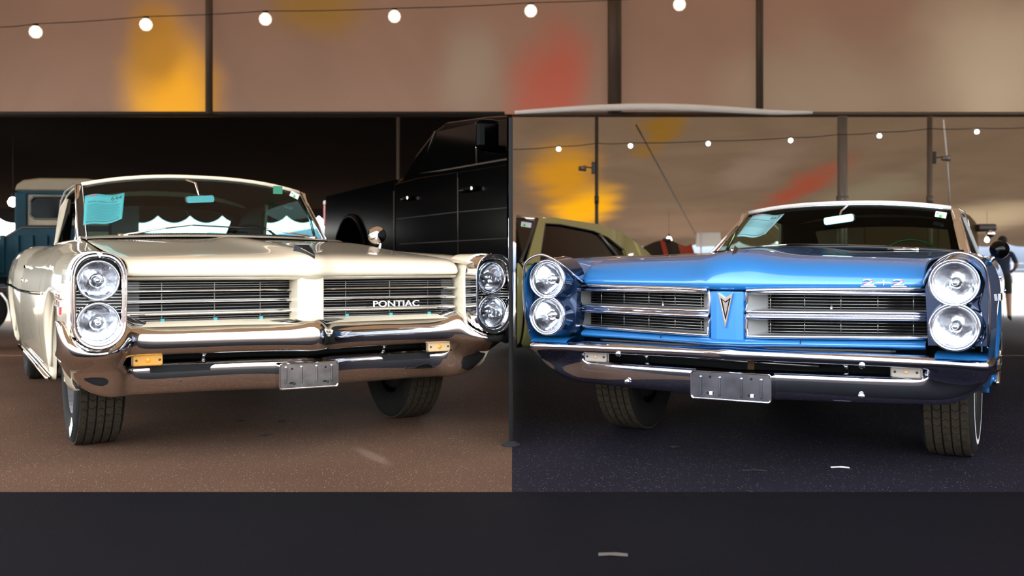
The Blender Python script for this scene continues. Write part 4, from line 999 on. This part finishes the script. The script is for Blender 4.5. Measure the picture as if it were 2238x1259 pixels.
prism('housing', rrect(0, 0, .185, .050, .016), 0, .02, 'black_trim', mr, 'y', .004); prism('glass', rrect(0, 0, .176, .044, .014), -.003, .001, 'mirror_teal', mr, 'y'); tube('stem', [(0, .01, 0), (0, .06, .05), (0, .20, .09)], .006, 'chrome', mr, 6)
wiper(B, (.488, 1.985, .928), (.12, 1.95, .956), (-.22, 1.94, .965)); wiper(B, (-.563, 1.99, .932), (-.20, 1.94, .962), (.10, 1.94, .958))
box('wiper_pad', (.40, 1.97, .93), (.13, .05, .012), 'chrome_blue_reflect', B, .005)
grid('deck_lid', [[(u*(1-.14*(v-4.36)), v, w-.02*(u/.74)**2) for u in [-.67+1.34*i/8 for i in range(9)]] for v, w in ((4.36, .905), (4.7, .90), (5.2, .87), (5.3, .84), (5.32, .55), (5.28, .36))], 'blue_paint', B, True, 1)
for s in (-1, 1):
    tube('sill_moulding', [(s*(interp(v, PB['sections'])[10]+.010), v, .285) for v in (1.28, 2, 3, 3.55)], .013, 'chrome', B, 6)
    prism('fender_emblem', [(.62, .695), (.75, .695), (.77, .71), (.75, .725), (.62, .725)], s*.950, s*.962, 'chrome', B, 'x', .002)
mo = empty('door_mirror', (.885, 1.62, .885)); mo.parent = B
lathe('head', [(0, -.055), (.024, -.042), (.040, -.028), (.046, -.008), (.046, .012), (.042, .016), (0, .016)], 'black_glass', mo, (.03, 0, .035), 'y', 32); tube('stalk', [(-.02, 0, -.03), (.02, 0, .01)], .012, 'chrome', mo, 8)
for s in (-1, 1):
    wheel(B, s*.755, .90, .335, .20, s, stripe=(.78, .84)); wheel(B, s*.715, 3.97, .335, .20, s, stripe=(.78, .84))
sheet('auction_sheet', ((-.455, 2.06, 1.140), (-.262, 2.06, 1.152), (-.500, 1.88, 1.004), (-.330, 1.88, 1.018)), 'paper_pale', .004, POSE_B, 'pale blue lot sheet numbered 665 behind the windshield of the blue car', '665', 'PONTIAC CATALINA 2+2', 'print_pale_grey', 6, .56)
sticker(.572, 2.40, 1.138, .062, .034, .2, POSE_B, 'white sticker with green dot in the upper corner of the blue car windshield')
# ------------------------------------------------------------------ vehicles behind
def plain_wheel(root, x, y, z, r, w, m='rubber'):
    o = empty('wheel', (x, y, z)); o.parent = root
    lathe('tyre', [(r*.6, -w/2), (r*.9, -w/2), (r, -w*.38), (r, w*.38), (r*.9, w/2), (r*.6, w/2)], m, o, axis='y', n=32)
    lathe('rim', [(0, -w*.3), (r*.3, -w*.34), (r*.6, -w*.42)], 'slat_steel', o, axis='y', n=24)
    return o
def archpts(cx, cz, R, a0=PI, a1=0, n=12): return [(cx+R*math.cos(lerp(a0, a1, k/n)), cz+R*math.sin(lerp(a0, a1, k/n))) for k in range(n+1)]
# black crew cab pickup (local x: tail to front, y: away from the viewer)
T = empty('pickup_truck', (-2.089, 11.02, zg(10)), math.atan2(-.9035, .4287)); tag(T, 'black crew cab pickup parked before the black tent lining', 'pickup truck')
dz = -zg(10)
def Z(pts): return [(x, z+dz) for x, z in pts]
prism('bed', Z([(-.05, .78), (-.05, 1.50), (.03, 1.60), (2.42, 1.605), (2.42, .72), (1.66, .72)]+archpts(1.02, .70, .64, 0, PI)+[(.36, .78)]), 0, 2.0, 'black_paint', T, 'x' if False else 'y', .03)
cabp = [(2.44, .72), (2.44, 1.60), (2.62, 1.62), (2.95, 1.78), (3.38, 1.93), (3.62, 1.965), (4.4, 1.905), (4.9, 1.85), (5.5, 1.60), (6.7, 1.52), (6.8, .9), (6.7, .6), (3.2, .62)]
prism('cab', Z(cabp), .0, 2.0, 'black_paint', T, 'y', .04)
rd = prism('rear_door', Z([(2.47, .80), (2.47, 1.56), (3.06, 1.57), (3.93, 1.545), (3.93, .80)]), -.012, .01, 'black_paint', T, 'y', .006)
fd = prism('front_door', Z([(3.955, .80), (3.955, 1.543), (5.3, 1.51), (5.3, .80)]), -.012, .01, 'black_paint', T, 'y', .006)
for dr, x0, x1, z in ((rd, 2.73, 2.94, 1.41), (fd, 4.05, 4.33, 1.395)):
    h = tube('handle', [(x0, -.015, z+dz), (x0+.02, -.045, z+dz), (x1-.02, -.045, z+dz-.004), (x1, -.015, z+dz-.004)], .017, 'black_paint', dr, 8); box('handle_cap', (x1-.03, -.05, z+dz-.002), (.035, .025, .035), 'chrome', h, .008)
prism('rear_window', Z([(3.10, 1.60), (3.46, 1.905), (4.26, 1.875), (4.28, 1.575)]), -.006, .004, 'black_glass', T, 'y', .003)
prism('front_window', Z([(4.33, 1.575), (4.31, 1.872), (4.9, 1.82), (5.35, 1.56)]), -.006, .004, 'black_glass', T, 'y', .003)
tube('window_trim', [(x, -.014, z+dz) for x, z in ((3.46, 1.91), (3.10, 1.60), (3.6, 1.583), (5.3, 1.545))], .008, 'pole_dark', T, 6)
tube('pillar_trim', [(x, -.012, z+dz) for x, z in ((4.30, 1.575), (4.285, 1.875))], .006, 'pole_dark', T, 6)
tube('body_crease', [(x, -.010, z+dz) for x, z in ((2.5, 1.245), (3.9, 1.24), (5.3, 1.22))], .006, 'satin_black', T, 6)
for x in (2.43, 3.942): tube('door_seam', [(x, -.012, 1.5+dz), (x+.006, -.012, .85+dz)], .005, 'pole_dark', T, 6)
tube('lower_moulding', [(x, -.014, 1.02+dz) for x in (2.6, 3.8, 5.2)], .006, 'satin_black', T, 6)
tube('arch_flare', [(x, -.012, z+dz) for x, z in archpts(1.02, .70, .64, .1, PI-.1)], .022, 'black_paint', T, 8)
tl = box('tail_lamp', (-.05, .10, 1.40+dz), (.07, .22, .26), 'red_lens', T, .02); box('tail_lamp_cap', (-.045, .09, 1.535+dz), (.075, .2, .05), 'white_letter', tl, .015)
tg = box('rear_bumper', (-.14, 1.0, .86+dz), (.2, 1.9, .2), 'chrome', T, .03)
mo = empty('side_mirror', (4.80, -.02, 1.62+dz)); mo.parent = T
box('arm', (0, -.06, 0), (.06, .12, .05), 'black_paint', mo, .01); box('shell', (.02, -.14, .09), (.10, .16, .22), 'black_paint', mo, .04); box('glass', (-.035, -.14, .09), (.012, .12, .17), 'chrome', mo, .004)
plain_wheel(T, 1.02, .12, .44, .44, .28); plain_wheel(T, 1.02, 1.85, .44, .44, .28); plain_wheel(T, 5.7, .12, .44, .44, .28)
clip_x(T, -.035, 'neg')
# pale yellow coupe (local x: to the rear, y: away from the viewer)
Yc = empty('fastback_coupe', (.109, 7.6, 0), 1.0701); tag(Yc, 'pale yellow green fastback coupe with tinted windows behind the blue car', 'car')
TY = lambda z: .02+max(0, (z-.86)/(1.25-.86))*.26
xs = [-.9, -.3, 0, .5, 1.2, 2.0, 2.6, 3.2, 3.6]
secY = lambda x: [(.10 if x < 2.9 else .2, .868+.02*min(1, max(0, x/2))), (.03, .845+.02*min(1, max(0, x/2))), (-.01, .74), (.0, .60), (.02, .45), (.03, .28), (.08, .18)]
for nm, a, b in (('front_fender', [-.9, -.6, -.3, -.01]), ('door', [.01, .3, .6, .9, 1.25]), ('quarter_panel', [1.27, 1.7, 2.2, 2.7, 3.2, 3.6])) if False else (('front_fender', [-.9, -.6, -.3, -.008], 0), ('door', [.008, .3, .6, .9, 1.25], 0), ('quarter_panel', [1.266, 1.7, 2.2, 2.7, 3.2, 3.6], 0)):
    grid(nm, [[(x, y, z) for y, z in secY(x)] for x in a], 'yellow_paint', Yc, True, 1, solid=.01)
outer = [(.03, .850), (.72, 1.228), (1.0, 1.25), (1.985, 1.222), (2.44, 1.162), (2.82, .98), (2.9, .90), (1.5, .885), (.7, .862)]
inner = [(.28, .872), (.80, 1.192), (1.1, 1.194), (1.75, 1.155), (2.0, 1.10), (2.22, .985), (2.18, .925), (1.4, .905), (.7, .880)]
n = len(outer); mesh('side_frame', [(x, TY(z), z) for x, z in outer]+[(x, TY(z)+.004, z) for x, z in inner], [(i, (i+1) % n, n+(i+1) % n, n+i) for i in range(n)], 'yellow_paint', Yc, False, 0, .02)
mesh('side_glass', [(x, TY(z)+.012, z) for x, z in inner], [tuple(range(n))], 'black_glass', Yc)
tube('vent_post', [(1.98, TY(.92), .92), (1.86, TY(1.13), 1.135)], .014, 'pole_grey', Yc, 6)
tube('window_trim', [(x, TY(z)-.004, z) for x, z in inner]+[(inner[0][0], TY(inner[0][1])-.004, inner[0][1])], .007, 'black_trim', Yc, 6)
W = 1.72
rowsY = [[(x+.10*math.sin(PI*t)*(-.4 if x < 1 else .3), lerp(TY(z), W-TY(z), t), z+.045*math.sin(PI*t)) for t in [k/8 for k in range(9)]] for x, z in outer[1:6]]
grid('roof', rowsY, 'yellow_paint', Yc, True, 1, solid=.015)
grid('windshield', [[(lerp(b[0], c[0], q)-.12*math.sin(PI*t), lerp(lerp(b[1], c[1], q), W-lerp(b[1], c[1], q), t), lerp(b[2], c[2], q)+.04*math.sin(PI*t)*q) for t in [k/8 for k in range(9)]] for b, c in [((.0, .06, .862), (.69, .27, 1.224))] for q in (0, .5, 1)], 'black_glass', Yc, True)
tube('windshield_trim', [(.0, .05, .86), (.69, .265, 1.226)], .016, 'pole_dark', Yc, 8); tube('windshield_header', [(lerp(.69, .60, math.sin(PI*t)), lerp(.26, W-.26, t), 1.226+.04*math.sin(PI*t)) for t in [k/8 for k in range(9)]], .014, 'chrome', Yc, 8)
grid('cowl', [[(x-.1*math.sin(PI*t), lerp(.05, W-.05, t), .858+.02*math.sin(PI*t)) for t in [k/6 for k in range(7)]] for x in (-.9, -.3, .02)], 'yellow_paint', Yc, True)
box('interior', (1.2, W/2, .6), (2.2, 1.45, .4), 'dark_void', Yc); box('seat_back', (1.15, .5, .84), (.14, .5, .40), 'interior_dark', Yc, .05)
box('underbody', (1.3, W/2, .25), (4.2, 1.5, .12), 'dark_void', Yc); grid('deck_lid', [[(x, y, z) for y in (.15, .8, W-.15)] for x, z in ((2.82, .985), (3.2, .93), (3.6, .86), (3.62, .4))], 'yellow_paint', Yc, True)
plain_wheel(Yc, 2.35, .14, .33, .33, .2); plain_wheel(Yc, -.55, .14, .33, .33, .2)
prism('script', [(.10, .73), (.20, .735), (.20, .742), (.10, .737)], -.018, -.008, 'chrome', Yc, 'y')
clip_x(Yc, .035, 'pos')
st = empty('windshield_sticker', at(1150, 491, 7.95)); st.rotation_euler = (0, .15, -.25); tag(st, 'white sticker with green dot on the yellow coupe windshield', 'sticker')
prism('label', rrect(0, 0, .085, .040, .003), 0, .002, 'sticker_white', st, 'y'); lathe('green_dot', [(0, -.002), (.011, -.002), (.011, 0)], 'sticker_green', st, (-.012, 0, -.004), 'y', 14)
# generic parked car: local x length, y width
def parked(name, loc, rz, paint, label, L=4.4, H=1.42, cat='car', glassm='black_glass', suv=False):
    o = empty(name, loc, rz); tag(o, label, cat)
    k = H/1.42
    low = [(0, .35), (.02, .75*k), (.25, .86*k), (1.1, .92*k), (3.6, .95*k), (4.25, .90*k), (4.4, .6*k), (4.38, .32)]+archpts(3.55, .33, .36, 0, PI, 8)+archpts(.85, .33, .36, 0, PI, 8)
    low = [(x*L/4.4, z) for x, z in low]
    prism('body', low, 0, 1.76, paint, o, 'y', .05)
    top = [(1.05, .90*k), (1.65, 1.36*k), (2.0, 1.42*k), (3.0, 1.42*k), (3.5, 1.36*k), (4.1, .93*k)] if not suv else [(1.0, .90*k), (1.5, 1.36*k), (1.8, 1.42*k), (4.0, 1.42*k), (4.25, 1.3*k), (4.35, .93*k)]
    top = [(x*L/4.4, z) for x, z in top]
    c_ = prism('cabin', top, .12, 1.64, paint, o, 'y', .06)
    cx = sum(p[0] for p in top)/len(top)
    win = [(lerp(cx, x, .86), lerp(.95*k, z, .84)+.01) for x, z in top]
    for y0, y1 in ((.108, .13), (1.63, 1.652)): prism('side_window', win, y0, y1, glassm, o, 'y')
    for x, m_ in ((0.0, 'white_letter'), (L, 'red_lens')):
        for y in (.22, 1.54): box('lamp', (x+(.005 if x == 0 else -.005), y, .68*k), (.06, .3, .12), m_, o, .015)
    for x in (.85*L/4.4, 3.55*L/4.4):
        for y in (.1, 1.66): plain_wheel(o, x, y, .33, .33, .2)
    return o
parked('parked_sedan', (-8.6, 14.2, zg(15)), .5, 'navy_car', 'dark navy sedan at the left edge behind the teal pickup', H=1.55)
parked('parked_sedan', (12.6, 31, zg(27)), .9, 'white_car', 'white sedan in the sunlit lot beyond the standing person', H=1.5)
parked('sport_utility', (11.7, 23.4, zg(24)), 1.25, 'black_paint', 'black utility vehicle beside the standing person', H=1.45, suv=True)
parked('parked_sedan', (-5.6, 33, zg(27)), .1, 'navy_car', 'dark sedan far behind the cream car in the sunlit lot', H=1.4)
# red coupe with raised striped hood
R_ = parked('striped_coupe', (3.1, 20.0, zg(19)), PI*.5+.1, 'red_paint', 'red coupe with dark stripes on its raised hood behind the yellow coupe', H=1.2) if False else empty('striped_coupe', (2.62, 17, zg(17))); tag(R_, 'red car with dark stripes on its raised hood behind the yellow coupe', 'car')
zo = -zg(17)
prism('body', [(-.85, .3), (-.88, .75), (-.7, .95), (.7, .95), (.88, .75), (.85, .3)], .2, 4.4, 'red_paint', R_, 'y', .06); prism('cabin', [(-.65, .95), (-.5, 1.14), (.5, 1.14), (.65, .95)], 1.7, 3.4, 'black_glass', R_, 'y', .05)
def hoodz(t): return 1.04+zo+.24*math.sin(PI*t)**.8-.05*0+(.06 if t > .97 or t < .03 else 0)
edges = [(0, .17, 'red_paint'), (.17, .47, 'satin_black'), (.47, .54, 'red_paint'), (.54, .76, 'satin_black'), (.76, 1., 'red_paint')]
for a, b, m_ in edges:
    cols = [lerp(a, b, k/5) for k in range(6)]
    def hp(t, j):
        z = interp(t, [(0, 1.17), (.08, 1.13), (.15, 1.11), (.35, 1.21), (.56, 1.275), (.62, 1.265), (.80, 1.175), (.92, 1.14), (1, 1.19)])+zo
        return (-.52+1.04*t, -.35+.55*j, z-.32*(1-j))
    grid('hood_panel' if m_ == 'red_paint' else 'hood_stripe', [[hp(t, j) for t in cols] for j in (0, .5, 1)], m_, R_, False, 0, .02)
box('scoop', (.08, .18, 1.265+zo), (.16, .1, .05), 'satin_black', R_, .02)
for x in (-.75, .75):
    for y in (1.0, 3.6): o = empty('wheel', (x, y, .32)); o.parent = R_; lathe('tyre', [(.19, -.1), (.3, -.1), (.32, 0), (.3, .1), (.19, .1)], 'rubber', o, axis='x', n=24)
# teal and cream old pickup at the left
D = empty('vintage_pickup', (-5.78, 11.5, zg(11.5)), .12); tag(D, 'teal and cream vintage pickup cab left of the cream car', 'pickup truck')
d0 = -zg(11.5)
wo = [(0.0, .55), (.0, 1.45), (.06, 1.70), (.16, 1.745), (.5, 1.75), (.84, 1.75), (1.24, 1.745), (1.34, 1.70), (1.4, 1.45), (1.4, .55), (.9, .55), (.5, .55)]
wi = [(.20, 1.42), (.20, 1.50), (.20, 1.58), (.25, 1.63), (.5, 1.635), (.84, 1.635), (1.12, 1.63), (1.17, 1.58), (1.17, 1.50), (1.17, 1.42), (1.1, 1.375), (.27, 1.375)]
def sh(p): return [(x*.74, z+d0) for x, z in p]
ringframe('cab_rear_wall', sh(wo), sh(wi), 0, .03, 'tan_paint', D, 'y', .0)
ringframe('cab_front_wall', sh(wo), sh([(lerp(.685, x, 1.16), z-.02) for x, z in wi]), 1.25, 1.28, 'teal_paint', D, 'y', .0)
ringframe('window_seal', sh([(lerp(.685, x, 1.03), lerp(1.505, z, 1.10)) for x, z in wi]), sh([(lerp(.685, x, .985), lerp(1.505, z, .93)) for x, z in wi]), -.02, .02, 'black_trim', D, 'y', .006)
prism('rear_glass', sh(wi), .010, .014, 'window_glass', D, 'y')
for x0, x1 in ((-.02, .015), (1.02, 1.055)): box('cab_side', ((x0+x1)/2, .63, 1.1+d0), (x1-x0, 1.28, 1.1), 'teal_paint', D, .01)
box('corner_column', (.045, -.01, 1.12+d0), (.14, .05, 1.14), 'teal_paint', D, .02)
box('header_band', (.52, -.012, 1.685+d0), (1.0, .04, .05), 'teal_paint', D, .01); box('belt_band', (.52, -.012, 1.265+d0), (1.03, .04, .07), 'teal_paint', D, .01)
prism('cab_roof', sh([(-.03, 1.70), (.0, 1.775), (.10, 1.825), (.35, 1.85), (1.05, 1.85), (1.30, 1.825), (1.40, 1.775), (1.43, 1.70)]), -.04, 1.34, 'tan_roof', D, 'y', .02)
prism('bed_wall', sh([(.03, .7), (.03, 1.02), (.10, 1.08), (.42, 1.235), (1.35, 1.24), (1.35, .7)]), -.75, -.70, 'teal_paint', D, 'y', .008)
for i in range(6): box('stake', (.12+i*.15, -.77, .95+d0), (.05, .03, .42), 'teal_paint', D, .005)
tube('bed_rail', [(.02, -.73, 1.035+d0), (.08, -.73, 1.09+d0), (.31, -.73, 1.245+d0), (1.0, -.73, 1.25+d0)], .022, 'satin_black', D, 8)
box('running_board', (-.03, .3, .55+d0), (.12, 2.2, .05), 'satin_black', D, .01)
for y in (-1.2, 1.9): plain_o = empty('wheel', (.0, y, .36+d0*0)); plain_o.parent = D; lathe('tyre', [(.2, -.1), (.34, -.1), (.36, 0), (.34, .1), (.2, .1)], 'rubber', plain_o, axis='x', n=24)
box('bed_side', (.0, -1.3, .85+d0), (.06, 1.9, .45), 'teal_paint', D, .01)
ob = empty('light_bulb', at(28, 442, 14.5)); tag(ob, 'glaring bulb under the black lining at the left edge', 'bulb'); lathe('globe', [(0, -.07), (.05, -.05), (.07, 0), (.05, .05), (.02, .075)], 'bulb', ob, axis='z', n=16); lathe('socket', [(.022, .06), (.022, .13), (0, .13)], 'cable_black', ob, axis='z', n=10)
ob2 = empty('light_bulb', at(1462, 524, 21)); tag(ob2, 'bright bulb under the tan slope above the red striped car', 'bulb'); lathe('globe', [(0, -.06), (.045, -.04), (.06, 0), (.045, .04), (.02, .065)], 'bulb', ob2, axis='z', n=16)
ob3 = empty('light_bulb', at(2157, 525, 21)); tag(ob3, 'bright bulb under the tan slope left of the standing person', 'bulb'); lathe('globe', [(0, -.045), (.034, -.03), (.045, 0), (.034, .03), (.02, .065)], 'bulb', ob3, axis='z', n=16)
for b_ in (ob2, ob3): lathe('socket', [(.02, .05), (.02, .12), (0, .12)], 'cable_black', b_, axis='z', n=10)
for b_, up_ in ((ob, 1.02), (ob2, .62), (ob3, .62)): tube('drop_cord', [(0, 0, .10), (0, 0, up_)], .003, 'cable_black', b_, 6)
# brown vintage van at the right
G = empty('vintage_van', (5.02, 14, zg(14))); tag(G, 'tan brown boxy vintage van behind the corner of the white top', 'van'); g0 = -zg(14)
prism('body', sh2 if False else [(0, .35), (0, 1.45+g0), (.15, 1.58+g0), (1.25, 1.60+g0), (1.50, 1.545+g0), (1.60, 1.43+g0), (1.63, 1.2+g0), (1.66, .35)], 0, 3.2, 'brown_paint', G, 'y', .03)
prism('side_door', [(.25, .5), (.25, 1.4+g0), (1.6, 1.4+g0), (1.6, .5)], 1.6, 1.68, 'dark_brown', G, 'x' if False else 'x', .01)
prism('side_window', [(.35, .98+g0), (.4, 1.32+g0), (1.2, 1.34+g0), (1.2, .98+g0)], 1.675, 1.70, 'black_glass', G, 'x', .006)
box('visor', (1.70, .12, 1.36+g0), (.26, .5, .10), 'dark_brown', G, .03); lathe('mirror', [(0, -.03), (.05, -.03), (.06, .0), (.05, .03), (0, .03)], 'chrome', G, (1.74, -.1, 1.27+g0), 'y', 20)
tube('body_seam', [(1.05, -.004, .4), (1.05, -.004, 1.59+g0)], .006, 'dark_brown', G, 6)
for x in (.15, 1.55):
    for y in (.6, 2.6): o = empty('wheel', (x, y, .35)); o.parent = G; lathe('tyre', [(.2, -.1), (.33, -.1), (.35, 0), (.33, .1), (.2, .1)], 'rubber', o, axis='x', n=24)
# white banner on a post
bn = empty('banner_stand', at(1532, 552, 24)); bn.location.z = zg(24); tag(bn, 'white translucent banner on a post right of the red striped car', 'banner')
zb = at(1527, 552, 24).z-zg(24)
tube('post', [(0, 0, 0), (0, 0, zb+.5)], .022, 'board_white', bn, 8); prism('cloth', [(-.12, zb+.14), (-.10, zb+.48), (.47, zb+.50), (.52, zb+.16)], .02, .03, 'board_white', bn, 'y')
# ------------------------------------------------------------------ person
def person(loc, rz, label):
    J = {'pel': (0, 0, .93, .15, .11), 'wai': (0, .0, 1.06, .145, .10), 'che': (0, .0, 1.28, .175, .115), 'nec0': (0, .0, 1.46, .085, .07), 'nec': (0, -.01, 1.53, .052, .052), 'hd1': (0, .0, 1.60, .075, .088), 'hd2': (0, .01, 1.68, .078, .095), 'hd3': (0, .0, 1.745, .045, .055),
         'shL': (-.17, 0, 1.42, .068, .065), 'elL': (-.235, .03, 1.15, .047, .047), 'wrL': (-.20, .16, .98, .032, .028), 'haL': (-.18, .22, .93, .036, .02), 'shR': (.17, 0, 1.42, .068, .065), 'elR': (.27, -.03, 1.17, .047, .047), 'wrR': (.19, .17, 1.05, .032, .028), 'haR': (.13, .23, 1.04, .036, .02),
         'hiL': (-.095, 0, .86, .098, .10), 'knL': (-.10, .01, .49, .062, .064), 'anL': (-.105, -.02, .09, .040, .045), 'toL': (-.115, .14, .035, .042, .03), 'hiR': (.095, 0, .86, .098, .10), 'knR': (.115, .02, .49, .062, .064), 'anR': (.13, -.01, .09, .040, .045), 'toR': (.15, .15, .035, .042, .03)}
    E_ = [('pel', 'wai'), ('wai', 'che'), ('che', 'nec0'), ('nec0', 'nec'), ('nec', 'hd1'), ('hd1', 'hd2'), ('hd2', 'hd3'), ('che', 'shL'), ('shL', 'elL'), ('elL', 'wrL'), ('wrL', 'haL'), ('che', 'shR'), ('shR', 'elR'), ('elR', 'wrR'), ('wrR', 'haR'), ('pel', 'hiL'), ('hiL', 'knL'), ('knL', 'anL'), ('anL', 'toL'), ('pel', 'hiR'), ('hiR', 'knR'), ('knR', 'anR'), ('anR', 'toR')]
    ks = list(J); me = bpy.data.meshes.new('sk'); V = [J[k][:3] for k in ks]; ed = [(ks.index(a), ks.index(b)) for a, b in E_]
    fing = []
    for hd, sx in (('haL', -1), ('haR', 1)):
        hx, hy, hz = J[hd][:3]; b = ks.index(hd)
        for i, (dx, ln) in enumerate(((-.022, .055), (-.008, .068), (.008, .064), (.022, .050), (-.035*sx, .035))):
            v0 = len(V); V += [(hx+dx, hy+.035, hz-.012), (hx+dx*1.1, hy+.035+ln*.6, hz-.03), (hx+dx, hy+.03+ln*.8, hz-.055)]; ed += [(b, v0), (v0, v0+1), (v0+1, v0+2)]
    me.from_pydata(V, ed, []); o = bpy.data.objects.new('sk', me); C.objects.link(o)
    sk = o.modifiers.new('skin', 'SKIN'); sub = o.modifiers.new('sub', 'SUBSURF'); sub.levels = 2
    for i in range(len(V)):
        sv = me.skin_vertices[0].data[i]; sv.radius = J[ks[i]][3:5] if i < len(ks) else (.0085, .0085); sv.use_root = (i == 0)
    dg = bpy.context.evaluated_depsgraph_get(); m2 = bpy.data.meshes.new_from_object(o.evaluated_get(dg)); bpy.data.objects.remove(o)
    m2.name = 'person'; m2.materials.clear()
    for k in ('skin', 'shirt_navy', 'shorts_dark', 'shoe_dark'): m2.materials.append(M[k])
    for p in m2.polygons:
        p.use_smooth = True; c = p.center; r = abs(c.x)
        if c.z < .115: p.material_index = 3
        elif .56 < c.z < .97 and r < .20: p.material_index = 2
        elif .97 <= c.z < 1.50 and (r < .20 or c.z > 1.20): p.material_index = 1
    body = bpy.data.objects.new('person', m2); C.objects.link(body); body.location = loc; body.rotation_euler = (0, 0, rz); tag(body, label, 'person')
    # hair cap, face and ears as small parts on the head
    hv = []
    rows = []
    for i in range(8):
        a = PI*.62*i/7; rows.append([(.088*math.sin(a)*math.cos(b), .004+.106*math.sin(a)*math.sin(b)-.012*(1-math.cos(a)), 1.672+.102*math.cos(a)) for b in [2*PI*k/20 for k in range(20)]])
    keep = lambda i, j: i >= 4 and 2 <= j <= 7
    h = grid('hair', rows, 'hair_dark', body, True, 0, .008, True, keep)
    for s in (-1, 1):
        lathe('ear', [(0, -.008), (.018, -.006), (.022, .004), (0, .01)], 'skin', body, (s*.082, .0, 1.64), 'x', 12)
        lathe('eye', [(0, .008), (.007, .005), (.009, 0)], 'hair_dark', body, (s*.03, .088, 1.655), 'y', 10)
    mesh('nose', [(-.012, .09, 1.61), (.012, .09, 1.61), (0, .118, 1.615), (0, .09, 1.66)], [(0, 1, 2), (1, 3, 2), (3, 0, 2)], 'skin', body); box('mouth', (0, .085, 1.582), (.04, .01, .008), 'red_lens', body, .003)
    return body
person((10.22, 20.5, zg(20.5)), -.55, 'person in dark navy shirt and dark shorts standing with back turned')
# ------------------------------------------------------------------ small things on the ground
def scrap(px, py, L, W_, rz, m, label, cat='litter'):
    Y = FPX*CAM_H/(py-HORIZON); X = (px-1119)/FPX*Y
    v = [(-L/2, -W_/2, .001), (-L*.1, -W_/2*1.1, .004), (L/2, -W_/2*.9, .001), (L/2, W_/2, .002), (L*.1, W_/2*.9, .005), (-L/2, W_/2, .002)]
    o = mesh('scrap', v, [(0, 1, 4, 5), (1, 2, 3, 4)], m, None, False, 0, .002); o.name = cat.replace(' ', '_'); o.location = (X, Y, .001); o.rotation_euler = (0, 0, rz); tag(o, label, cat); return o
scrap(1836, 1023, .075, .012, -.12, 'white_letter', 'white paper strip lying before the blue car', 'paper strip')
scrap(1650, 1030, .10, .010, -.05, 'dark_void', 'dark twig lying before the blue car', 'twig')
scrap(1340, 1214, .085, .020, -.1, 'pole_grey', 'grey paper scrap in the dark foreground strip', 'paper scrap')
scrap(1475, 978, .04, .03, .4, 'dark_void', 'dark crumpled leaf between the blue car and the divider', 'leaf')
for i, (px, py) in enumerate(((525, 921), (583, 952), (615, 921))): scrap(px, py, .05, .035, i*.9, 'dark_void', ('dark leaf under the cream bumper, nearest the left wheel', 'dark leaf lying nearest the camera before the cream car', 'dark leaf under the cream bumper, nearest the right wheel')[i], 'leaf')
